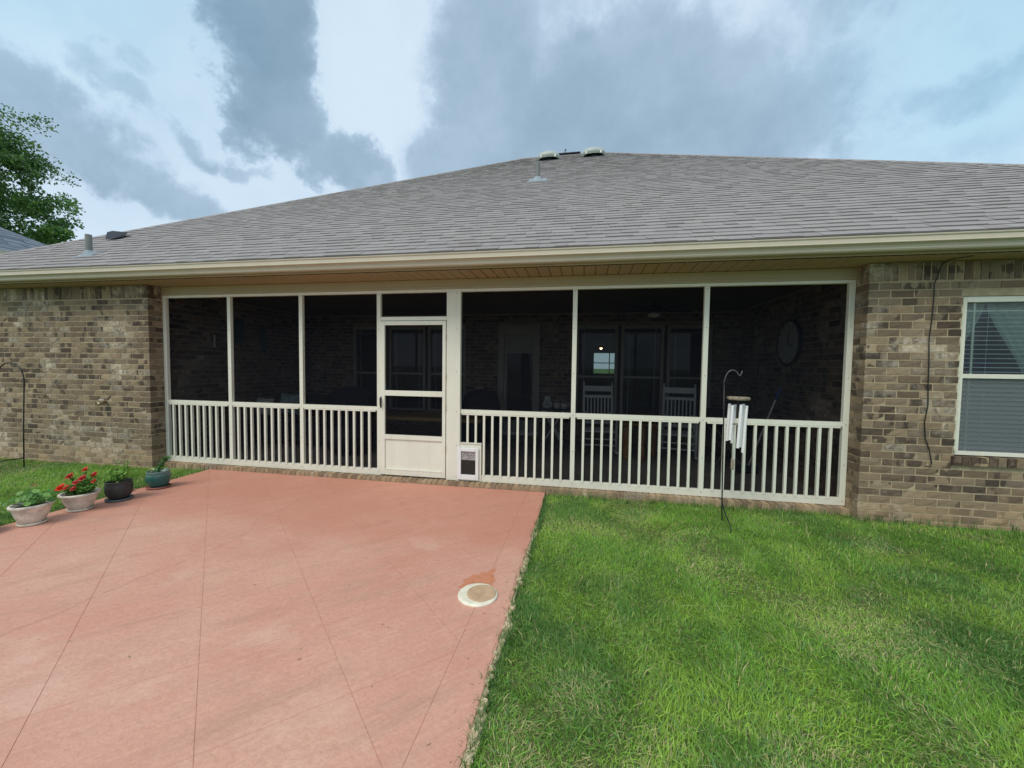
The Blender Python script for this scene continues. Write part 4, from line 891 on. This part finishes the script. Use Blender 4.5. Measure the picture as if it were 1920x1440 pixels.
# ------------------------------------------------------------------ inside the porch
def rocking_chair(label, loc, rz):
    t = thing('rocking_chair', label, 'rocking chair', loc, rz, 'white rocking chairs in the porch'); tilt = .20
    def bk(x, z): return (x, .22+(z-.42)*tilt, z)
    for s_ in (-1, 1):
        MB().tube([bk(.25*s_, .12), bk(.25*s_, .42), bk(.25*s_, 1.15), bk(.25*s_, 1.22)], [.022, .024, .02, .012], 8).build('back_post', 'rocker', t, True)
        MB().tube([(.27*s_, -.24, .07), (.27*s_, -.24, .66)], .021, 8).build('front_leg', 'rocker', t, True)
        MB().box(.225*s_-.03*(s_ < 0)*0-.035, .225*s_+.055, -.32, .28, .66, .685).build('armrest', 'rocker', t, bevel=.008)
        pts = [(.27*s_, y, .035+.32*(y-.02)**2) for y in np.linspace(-.42, .55, 12)]; MB().tube(pts, .019, 6).build('rocker', 'rocker', t, True)
    b = MB()
    for k in range(7): b.box(-.26, .26, -.27+k*.07, -.27+k*.07+.06, .40, .42)
    b.build('seat', 'rocker', t)
    MB().bar(bk(-.25, 1.10), bk(.25, 1.10), .02, .10, (0, 1, 0)).build('top_rail', 'rocker', t, bevel=.006)
    MB().bar(bk(-.25, .96), bk(.25, .96), .02, .05, (0, 1, 0)).build('slat_rail', 'rocker', t)
    MB().bar(bk(-.25, .50), bk(.25, .50), .02, .05, (0, 1, 0)).build('slat_rail', 'rocker', t)
    for k in range(7): MB().bar(bk(-.18+k*.06, .51), bk(-.18+k*.06, .95), .022, .012, (1, 0, 0)).build('back_slat', 'rocker', t)
    for z in (.18, .28): MB().tube([(-.27, -.24, z), (.27, -.24, z)], .012, 8).build('stretcher', 'rocker', t)
    return t
rc = rocking_chair('white slatted rocking chair left of the low table, facing the screen', (.27, 2.15, .045), .05)
r2_ = copy_tree(rc); r2_.location = (1.56, 2.10, .045); r2_.rotation_euler = (0, 0, -.22); r2_['label'] = 'white slatted rocking chair right of the low table, turned slightly'
t = thing('low_table', 'low porch table on thick turned orange pine legs between the rocking chairs', 'table', (.92, 1.90, .045))
MB().box(-.30, .30, -.24, .26, .56, .60).build('tabletop', 'log', t, bevel=.01)
for x, y in ((-.22, -.16), (.0, -.18), (-.22, .18), (.24, .18)): MB().lathe([(.05, 0), (.065, .03), (.06, .22), (.045, .25), (.06, .28), (.07, .42), (.05, .555)], (x, y, 0), 12).build('leg', 'log', t, True)
t = thing('flower_pot', 'small pot with a red flower on the low porch table', 'potted plant', (.88, 1.88, .645))
MB().lathe([(.05, 0), (.075, .09), (.07, .09), (0, .08)], n=16).build('pot', 'dark_c', t, True)
b = MB(); cols = []
for k in range(60): addleaf(b, cols, (0, 0, .08), rnd_dir(.2, 1.3), (0, 0, 1), random.uniform(.08, .16), .03, (.05, .14, .04))
finish(b, 'foliage', cols, t)
b = MB(); cols = []
for k in range(14): addleaf(b, cols, (-.10, -.02, .18), rnd_dir(-.2, 1.3), (0, 0, 1), .035, .02, (.6, .03, .02))
finish(b, 'flower', cols, t, 'petal')
t = thing('drinking_glass', 'clear glass standing on the low porch table', 'glass', (1.10, 1.85, .645)); MB().lathe([(.028, 0), (.034, .11), (.031, .11), (.026, .008), (0, .008)], n=14).build('tumbler', 'glass', t, True)
# side table with crossed white legs, lantern and buckets
t = thing('side_table', 'small side table with crossed white legs right of the back door', 'table', (-.57, 2.75, .045))
MB().box(-.26, .26, -.16, .16, .66, .69).build('tabletop', 'dark_c', t)
for y in (-.12, .12):
    MB().bar((-.20, y, 0), (.20, y, .66), .03, .03).build('leg', 'rocker', t); MB().bar((.20, y+.03, 0), (-.20, y+.03, .66), .03, .03).build('leg', 'rocker', t)
t = thing('ceramic_lantern', 'white rounded ceramic lantern with dark cut-outs on the side table', 'lantern', (-.68, 2.70, .735))
MB().lathe([(.07, 0), (.095, .04), (.10, .09), (.075, .14), (.055, .16), (.06, .20), (.045, .235), (0, .24)], n=24).build('body', 'ceramic', t, True)
b = MB()
for x, z in ((-.035, .07), (.03, .07), (0, .12), (0, .06)): b.box(x-.008, x+.008, -.105, -.085, z, z+.03)
b.build('cut_out', 'gap', t)
for x, lb in ((-.50, 'white bucket standing right of the ceramic lantern'), (-.37, 'white watering jug at the right end of the side table')):
    t = thing('bucket' if x < -.4 else 'jug', lb, 'bucket' if x < -.4 else 'jug', (x, 2.70, .735))
    MB().lathe([(.05, 0), (.062, .105), (.058, .105), (.048, .01), (0, .01)], n=18).build('body', 'ceramic', t, True)
    if x > -.4: MB().tube([(.05, 0, .03), (.10, 0, .09), (.12, 0, .13)], [.012, .01, .008], 6).build('spout', 'ceramic', t, True)
    MB().tube([(-.05, 0, .11), (-.03, 0, .15), (.03, 0, .15), (.05, 0, .11)], .004, 6).build('handle', 'ceramic', t)
# wall clock on the right porch wall
t = thing('wall_clock', 'large round pale wall clock on the right brick wall of the porch', 'clock', (CR-.004, 1.31, 1.91)); t.rotation_euler = (0, -PI/2, 0)
MB().lathe([(.315, 0), (.315, .04), (.295, .045), (.29, .03), (0, .028)], n=48).build('case', 'dark_c', t)
MB().lathe([(.300, .0285), (.300, .036), (0, .036)], n=48).build('face', 'clockf', t)
b = MB(); b.bar((0, 0, .04), (.17, -.03, .04), .02, .004); b.build('minute_hand', 'black', t); b = MB(); b.bar((0, 0, .045), (-.06, -.13, .045), .016, .004); b.build('hour_hand', 'black', t)
b = MB()
for k in range(12): a = k*PI/6; b.bar((.24*math.cos(a), .24*math.sin(a), .038), (.275*math.cos(a), .275*math.sin(a), .038), .012, .003)
b.build('hour_mark', 'black', t)
# broom and folded tripod chair near the clock
t = thing('broom', 'pale pole of a broom leaning in the right corner of the porch', 'broom', (0, 0, 0))
MB().tube([(2.50, .82, 1.27), (2.33, 1.25, .16)], .011, 8).build('pole', 'steel', t); MB().tube([(2.505, .805, 1.31), (2.48, .87, 1.14)], .016, 8).build('grip', 'blue', t); MB().box(2.18, 2.46, 1.22, 1.29, .05, .16).build('head', 'dark_c', t, bevel=.01)
t = thing('folding_chair', 'dark folding camp chair with thin crossed legs under the clock', 'chair', (2.15, 1.75, .045))
for p, q in (((-.2, -.2, 0), (.22, -.2, .62)), ((.22, -.2, 0), (-.2, -.2, .62)), ((-.2, .2, 0), (.22, .2, .62)), ((.22, .2, 0), (-.2, .2, .62))): MB().bar(p, q, .016).build('leg', 'pipe', t)
MB().box(-.22, .24, -.2, .22, .40, .42).build('seat', 'dark_c', t); MB().bar((-.2, .24, .6), (.24, .24, .6), .02, .5, (0, 1, 0)).build('backrest', 'dark_c', t)
# ceiling fan
t = thing('ceiling_fan', 'ceiling fan with pale light bowl under the porch ceiling', 'ceiling fan', (1.05, 1.65, 2.61))
MB().tube([(0, 0, 0), (0, 0, -.16)], .015, 8).build('rod', 'dark_c', t); MB().lathe([(.05, -.12), (.10, -.15), (.10, -.20), (.05, -.22)], n=20).build('motor', 'dark_c', t, True); MB().lathe([(.04, -.22), (.10, -.235), (.085, -.28), (0, -.30)], n=20).build('light_bowl', 'ceramic', t, True)
for k in range(5):
    mt = Matrix.Rotation(k*2*PI/5+.3, 4, 'Z'); MB().box(.12, .62, -.06, .06, -.185, -.178, mt).build('blade', 'dark_c', t)
# seating and table on the left
t = thing('wicker_sofa', 'dark wicker sofa with black cushions behind the left bays', 'sofa', (-5.05, 1.75, .045))
MB().box(-.85, .85, -.35, .35, .08, .40).build('base', 'dark_c', t, bevel=.03); MB().box(-.85, .85, .25, .42, .40, .88).build('backrest', 'dark_c', t, bevel=.05)
for s_ in (-1, 1): MB().box(.85*s_-.08, .85*s_+.08, -.36, .38, .08, .62).build('armrest', 'dark_c', t, bevel=.04)
for s_ in (-1, 1): MB().box(.43*s_-.40, .43*s_+.40, -.33, .24, .41, .53).build('cushion', 'dark_c', t, bevel=.04)
def pillow(label, loc, rz, s_, mat):
    n = 10; vs = []; 
    for side in (1, -1):
        for i in range(n+1):
            for j in range(n+1):
                u_, w_ = i/n*2-1, j/n*2-1; pinch = 1-.10*(1-(abs(u_)**3))*(abs(w_)**4); pz = 1-.10*(1-(abs(w_)**3))*(abs(u_)**4)
                vs.append((u_*s_*pz, side*.075*((1-u_**4)*(1-w_**4))**.6, w_*s_*pinch+s_))
    N = (n+1)**2; fs = [(k*N+i*(n+1)+j, k*N+i*(n+1)+j+1, k*N+(i+1)*(n+1)+j+1, k*N+(i+1)*(n+1)+j) for k in range(2) for i in range(n) for j in range(n)]
    o = MB().add(vs, fs).build('throw_pillow', mat, None, True); o.location = loc; o.rotation_euler = (-.15, .05, rz); tag(o, label, 'pillow', 'throw pillows in the porch')
pillow('pale blue patterned throw pillow standing on the dark sofa', (-5.33, 1.55, .585), .2, .20, 'teal_c')
pillow('small white throw pillow at the left end of the dark sofa', (-5.78, 1.45, .565), .1, .17, 'ceramic')
t = thing('porch_table', 'long wooden table with a honey coloured top behind the screen door', 'table', (-2.95, 2.05, .045))
MB().box(-1.15, 1.20, -.35, .35, .50, .56).build('tabletop', 'tabletop', t, bevel=.006)
for x in (-1.05, 1.08):
    for y in (-.28, .28): MB().box(x-.035, x+.035, y-.035, y+.035, 0, .50).build('leg', 'dark_c', t)
t = thing('grill_cover', 'dark rounded fabric cover over a low grill left of the back door', 'grill cover', (-2.0, 2.75, .045))
MB().lathe([(.34, 0), (.36, .4), (.37, .72), (.33, .88), (.22, .98), (.08, 1.02), (0, 1.02)], n=28, wob=lambda i, tt: 1+.03*math.sin(tt*44+i)).build('fabric', 'dark_c', t, True)
t = thing('figurine', 'small white figurine standing on the wooden porch table', 'figurine', (-2.28, 1.98, .607)); MB().lathe([(.04, 0), (.045, .02), (.02, .05), (.035, .1), (.03, .15), (.012, .17), (.024, .20), (.015, .235), (0, .24)], n=14).build('body', 'ceramic', t, True); MB().bar((.02, 0, .12), (.07, -.02, .16), .015).build('arm', 'ceramic', t)
t = thing('armchair', 'dark round-backed armchair behind the third bay', 'chair', (-3.85, 1.15, .045), .4)
MB().lathe([(.33, .08), (.36, .4), (.30, .42), (0, .42)], n=24).build('seat', 'dark_c', t, True)
b = MB(); n = 16; vs = []
for j, (z, k_) in enumerate(((.4, 1), (.75, 1.02), (.95, .98))):
    for i in range(n+1):
        a = PI*i/n; zz = z+(math.sin(a)*.15 if j == 2 else 0)
        vs += [(.36*k_*math.cos(a), .30*k_*math.sin(a)+.05, zz), (.31*k_*math.cos(a), .25*k_*math.sin(a)+.05, zz)]
w_ = 2*(n+1); fs = []
for j in range(2):
    for i in range(n):
        for k_ in (0, 1): p = j*w_+i*2+k_; fs.append((p, p+2, p+w_+2, p+w_))
for i in range(n): p = 2*w_+i*2; fs.append((p, p+1, p+3, p+2))
MB().add(vs, fs).build('backrest', 'dark_c', t, True)
t = thing('hanging_banner', 'dark teal square banner on the left brick wall of the porch', 'banner', (CL+.02, 1.25, 2.0)); MB().box(0, .012, -.16, .14, -.12, .30).build('cloth', 'teal_d', t)
t = thing('hanging_banner', 'dark teal narrow pointed banner further back on the left porch wall', 'banner', (CL+.02, 1.78, 1.95)); MB().add([(0, -.06, .28), (0, .10, .28), (0, .12, -.28), (0, 0, -.10), (.012, -.06, .28), (.012, .10, .28), (.012, .12, -.28), (.012, 0, -.10)], [(4, 5, 6, 7), (0, 3, 2, 1), (0, 1, 5, 4), (1, 2, 6, 5), (2, 3, 7, 6), (3, 0, 4, 7)]).build('cloth', 'teal_d', t)
tag(MB().box(CL+.006, CL+.02, .80, .83, 1.78, 1.99).build('thermometer', 'ceramic', None, bevel=.004), 'thin white thermometer strip on the left brick wall of the porch', 'thermometer')
# lit pendant inside the house behind the porch window
t = thing('pendant_lamp', 'lit pendant lamp hanging indoors behind the porch window', 'lamp', (.408, 5.5, 2.62))
MB().tube([(0, 0, 0), (0, 0, -.50)], .006, 6).build('rod', 'black', t); MB().lathe([(.02, -.50), (.10, -.60), (.095, -.60), (.02, -.51)], n=20).build('shade', 'black', t, True)
MB().lathe([(.012, -.54), (.03, -.57), (.032, -.60), (.018, -.63), (0, -.64)], n=14).build('bulb', 'bulb', t, True)
t = thing('window_blind', 'half lowered blind in the far indoor window beyond the lamp', 'window blind', (0, BACK-.2, 0))
for k in range(22): MB().box(FX0+.05, FX1-.05, -.02, .02, FZ0+.06+k*.048, FZ0+.062+k*.048).build('slat', 'slat', t)

# ------------------------------------------------------------------ neighbour house and tree beyond
nb = thing('neighbour_house', 'neighbouring house with a blue grey shingled hip roof at the far left', 'house', (0, 0, 0))
Cn = Vector((-19.3, 7.6, 5.0)); Ap = Vector((-33.5, 13.5, 10.6))
e_x = Vector((-1, 0, 0))
rb = MB(); A0 = (-18.4, -3.77, 5.02); B0 = (-40, -3.77, 5.02); C0 = (-40, 8.23, 5.02); D0 = (-18.4, 8.23, 5.02); R0 = (-24.4, 2.23, 8.32); R1 = (-34, 2.23, 8.32)
rb.add([A0, B0, C0, D0, R0, R1], [(0, 4, 5, 1), (0, 3, 4), (3, 2, 5, 4), (1, 5, 2)])
nr = rb.build('roof', 'shin_n', nb)
rb = MB(); n = 55
for k in range(n):
    s0, s1 = k/n, (k+1.2)/n; f = lambda s_, P0, P1: Vector(P0)+(Vector(P1)-Vector(P0))*s_
    for (P, Q, PR, QR) in ((A0, B0, R0, R1), (D0, A0, R0, R0)):
        a, b_, c_, d_ = f(s0, P, PR), f(s0, Q, QR), f(min(s1, 1), Q, QR), f(min(s1, 1), P, PR); L = (b_-a).length; m_ = max(1, int(L/.6)); ts = [0]+sorted((i+random.uniform(.1, .9))/m_ for i in range(m_))+[1]
        for u0, u1 in zip(ts[:-1], ts[1:]):
            q = [a.lerp(b_, u0), a.lerp(b_, u1), d_.lerp(c_, u1), d_.lerp(c_, u0)]; h = random.uniform(.02, .05)
            rb.add([q[0]+Vector((0, 0, h)), q[1]+Vector((0, 0, h)), q[2]+Vector((0, 0, .008)), q[3]+Vector((0, 0, .008)), q[0], q[1]], [(0, 1, 2, 3), (4, 5, 1, 0)])
tag(rb.build('shingles', 'shin_n', nr), kind='stuff')
MB().box(-39.5, -18.9, -3.3, 7.7, -.1, 4.98).build('wall', 'stucco', nb)
MB().box(-18.42, -18.28, -3.8, 8.25, 4.88, 5.0).build('gutter', 'gutter', nb)

tr = thing('leafy_tree', 'tall leafy green tree rising behind the neighbouring roof', 'tree', (-55.6, 18, 0)); tr.scale = (1.15, 1.15, 1.18)
b = MB(); b.tube([(0, 0, -.2), (.1, 0, 4), (.3, .2, 8), (.4, 0, 12), (.6, .2, 16)], [.55, .42, .33, .2, .08], 12); b.build('trunk', 'bark', tr, True)
R = random.Random(3); clumps = []
b = MB()
for k in range(290):
    a = R.uniform(0, 2*PI); h = R.uniform(4.2, 20.5); prof_ = (1-((h-9.5)/11.5)**2) if h > 9.5 else 1-((9.5-h)/7)**2
    rad = 9.8*math.sqrt(max(.05, prof_))*R.uniform(.3, 1.0)
    p = Vector((rad*math.cos(a), rad*math.sin(a), h)); clumps.append((p, R.uniform(.8, 1.9)))
    q = Vector((.3, .1, max(3.5, h-rad*.45-1))); b.tube([q, q.lerp(p, .5)+Vector((0, 0, .5)), p], [.08, .05, .015], 6, False)
b.build('limbs', 'bark', tr, True)
N = 270000; ci = rng.integers(0, len(clumps), N); cp = np.array([list(c[0]) for c in clumps])[ci]; cr_ = np.array([c[1] for c in clumps])[ci]
dv = rng.normal(size=(N, 3)); dv /= np.linalg.norm(dv, axis=1)[:, None]; rad = rng.random(N)**.45
sub = rng.integers(0, 7, N); so_ = rng.normal(size=(len(clumps), 7, 3))*.55
P = cp+so_[ci, sub]*cr_[:, None]*.75+dv*(rad*cr_*.62)[:, None]*np.array([1.15, 1.15, .7])
a1 = rng.normal(size=(N, 3)); a1 /= np.linalg.norm(a1, axis=1)[:, None]; a2 = np.cross(a1, rng.normal(size=(N, 3))); a2 /= np.linalg.norm(a2, axis=1)[:, None]
sz = rng.uniform(.08, .16, N)[:, None]
V = np.stack([P-a1*sz, P+a2*sz*.55, P+a1*sz, P-a2*sz*.55], 1).reshape(-1, 3)
def np_mesh(name, V, F, mat, cols, parent=None):      # F: (n,k) same sized faces
    me = bpy.data.meshes.new(name); k = F.shape[1]; me.vertices.add(len(V)); me.vertices.foreach_set('co', V.astype(np.float32).ravel())
    me.loops.add(F.size); me.loops.foreach_set('vertex_index', F.astype(np.int32).ravel()); me.polygons.add(len(F)); me.polygons.foreach_set('loop_start', np.arange(0, F.size, k, dtype=np.int32))
    me.update(calc_edges=True); ca = me.color_attributes.new('Col', 'FLOAT_COLOR', 'POINT'); ca.data.foreach_set('color', cols.astype(np.float32).ravel())
    me.materials.append(M[mat]); o = bpy.data.objects.new(name, me); COL.objects.link(o)
    if parent: o.parent = parent
    return o
cc = np.array([[.10, .21, .045], [.14, .27, .055], [.07, .15, .04], [.19, .33, .08], [.11, .21, .09]])[rng.integers(0, 5, N)]*(.75+.5*rng.random((len(clumps), 1))[ci])
cols = np.concatenate([cc, np.ones((N, 1))], 1).repeat(4, axis=0)
np_mesh('crown', V, np.arange(4*N).reshape(N, 4), 'leaf', cols, tr)

# ------------------------------------------------------------------ grass
def vnoise(x, y, s, seed):
    r_ = np.random.default_rng(seed); G = r_.random((128, 128)); X, Y = x*s+50, y*s+50; i, j = np.floor(X).astype(int), np.floor(Y).astype(int); fx, fy = X-i, Y-j; fx = fx*fx*(3-2*fx); fy = fy*fy*(3-2*fy)
    g_ = lambda a, b: G[a % 128, b % 128]
    return g_(i, j)*(1-fx)*(1-fy)+g_(i+1, j)*fx*(1-fy)+g_(i, j+1)*(1-fx)*fy+g_(i+1, j+1)*fx*fy
def fb(x, y, s, seed): return (vnoise(x, y, s, seed)*.55+vnoise(x, y, s*2.1, seed+1)*.28+vnoise(x, y, s*4.3, seed+2)*.17)
def grass(name, label, regions, hscale=1.0):
    Xs, Ys = [], []
    for x0, x1, y0, y1, dens in regions:
        n = int((x1-x0)*(y1-y0)*dens); Xs.append(rng.uniform(x0, x1, n)); Ys.append(rng.uniform(y0, y1, n))
    x, y = np.concatenate(Xs), np.concatenate(Ys)
    d1 = fb(x, y, .8, 11); dead = fb(x, y, 1.9, 31); lum = fb(x, y, 2.7, 51); clump = fb(x, y, 9, 71)
    keep = rng.random(len(x)) < np.clip(.55+clump*.9, 0, 1); x, y, d1, dead, lum, clump = [q[keep] for q in (x, y, d1, dead, lum, clump)]
    N = len(x); deadm = np.clip((dead-.55)/.14, 0, 1)
    h = rng.gamma(6, .0051, N)*(.75+.55*clump)*(1-.35*deadm)*hscale; h = np.clip(h, .015, .12)
    ang = vnoise(x, y, 1.7, 91)*4*PI+rng.normal(0, 1.3, N); lean = np.abs(rng.normal(.45, .35, N))+deadm*.5; w = rng.uniform(.0011, .0024, N)
    flat = rng.random(N) < .16; lean = np.where(flat, rng.uniform(1.2, 2.6, N), lean)
    dx, dy = np.cos(ang), np.sin(ang); px, py = np.cos(ang+PI/2+rng.normal(0, .8, N)), np.sin(ang+PI/2+rng.normal(0, .8, N)); z0 = -.032
    def pt(t, ww):
        sx_ = h*lean*t**1.8*.9; zz = z0+h*t*(1-.35*np.minimum(lean, 1.6)*t*.8)+.004; zz = np.where(flat, z0+.012+h*.45*t*(1-.3*t)+.01*rng.random(N), zz)
        c = np.stack([x+dx*sx_, y+dy*sx_, zz], 1); o_ = np.stack([px*w*ww, py*w*ww, np.zeros(N)], 1); return c-o_, c+o_
    a0, a1_ = pt(0, 1.0); b0, b1 = pt(.5, .85); c0, _ = pt(1, 0)
    V = np.stack([a0, a1_, b0, b1, c0], 1).reshape(-1, 3); i0 = np.arange(N)*5
    F = np.concatenate([np.stack([i0, i0+1, i0+3], 1), np.stack([i0, i0+3, i0+2], 1), np.stack([i0+2, i0+3, i0+4], 1)])
    g1_, g2_, g3_, st_, st2 = [np.array(c) for c in ((.115, .26, .055), (.21, .41, .055), (.34, .53, .075), (.50, .45, .22), (.40, .39, .18))]
    m1 = np.clip((d1-.38)/.2, 0, 1)[:, None]; col = g1_*(1-m1)+g2_*m1; m2 = np.clip((lum-.5)/.2, 0, 1)[:, None]*.7; col = col*(1-m2)+g3_*m2
    isd = rng.random(N) < (.08+.26*deadm); col = np.where(isd[:, None], np.where(rng.random((N, 1)) < .5, st_, st2), col)
    lime = rng.random(N) < .06; col = np.where((lime & ~isd)[:, None], np.array([.28, .43, .09]), col)
    cool = rng.random(N) < .10; col = np.where((cool & ~isd)[:, None], np.array([.17, .33, .13]), col)
    col = col*1.08*rng.uniform(.68, 1.32, (N, 1)); cols = np.concatenate([col, np.ones((N, 1))], 1).repeat(5, axis=0)
    return tag(np_mesh(name, V, F, 'grass', cols), label, 'lawn', kind='stuff')
gx = PX1+.030
grass('lawn_grass', 'green lawn grass right of the patio with straw coloured patches',
      [(gx, 2.6, -3.7, -2.0, 24000), (gx, 4.3, -2.0, -.26, 15000), (2.6, 4.6, -3.7, -2.0, 12000), (gx, CR, -.26, -.10, 9000), (4.3, 6.5, -3.7, -.22, 4000), (gx, 3.5, -6.5, -3.7, 5000)])
grass('lawn_grass', 'green lawn grass left of the patio in front of the brick wall',
      [(-7.6, PX0-.015, -2.9, -.21, 13000), (-10.0, -7.6, -2.6, -.21, 7000), (PX0-1.0, PX0-.02, -.22, -.11, 10000), (-10, PX0-.02, -4.6, -2.9, 3500)], 1.15)
# taller tufts along edges and long seed stalks
def tufts(name, label, spots, hr=(.05, .11), n=10, green=((.07, .18, .04), (.10, .22, .05), (.16, .24, .08))):
    b = MB(); cols = []
    for x, y in spots:
        for k in range(n):
            a = random.uniform(0, 2*PI); h = random.uniform(*hr); l = h*random.uniform(.2, .9); w = random.uniform(.0012, .0022); bx, by = x+random.gauss(0, .015), y+random.gauss(0, .015)
            c, s_ = math.cos(a), math.sin(a); vs = [(bx+s_*w, by-c*w, -.03), (bx-s_*w, by+c*w, -.03), (bx+c*l*.35+s_*w*.9, by+s_*l*.35-c*w*.9, -.03+h*.65), (bx+c*l*.35-s_*w*.9, by+s_*l*.35+c*w*.9, -.03+h*.65), (bx+c*l, by+s_*l, -.03+h*random.uniform(.75, 1))]
            b.add(vs, [(0, 1, 3, 2), (2, 3, 4)]); q = random.choice(green); k_ = random.uniform(.8, 1.2); cols += [(q[0]*k_, q[1]*k_, q[2]*k_, 1)]*5
    return tag(b.build(name, 'grass', cols=cols), label, 'grass tufts', kind='stuff')
sp = [(PX1+.03+random.gauss(0, .012), random.uniform(-4.6, -.3)) for _ in range(330)]
tufts('edge_grass', 'grass tufts leaning over the right edge of the patio', sp, (.035, .075), 7)
sp = [(random.uniform(PX1+.05, CR+.4), random.uniform(-.24, -.13)) for _ in range(130)]+[(random.uniform(CR, 5), random.uniform(-.30, -.22)) for _ in range(60)]
tufts('wall_grass', 'thin grass tufts growing along the foot of the porch ledge and wall', sp, (.05, .12), 5)
sp = [(PX0-.025+random.gauss(0, .01), random.uniform(-3.6, -.15)) for _ in range(160)]
tufts('edge_grass', 'grass tufts along the left edge of the patio behind the pots', sp, (.04, .10), 7)
sp = [(random.uniform(-.3, 3.0), random.uniform(-3.6, -.6)) for _ in range(48)]
tufts('seed_stalks', 'long pale single grass stalks scattered over the right lawn', sp, (.10, .19), 2, ((.30, .36, .14), (.40, .38, .2), (.2, .33, .09)))
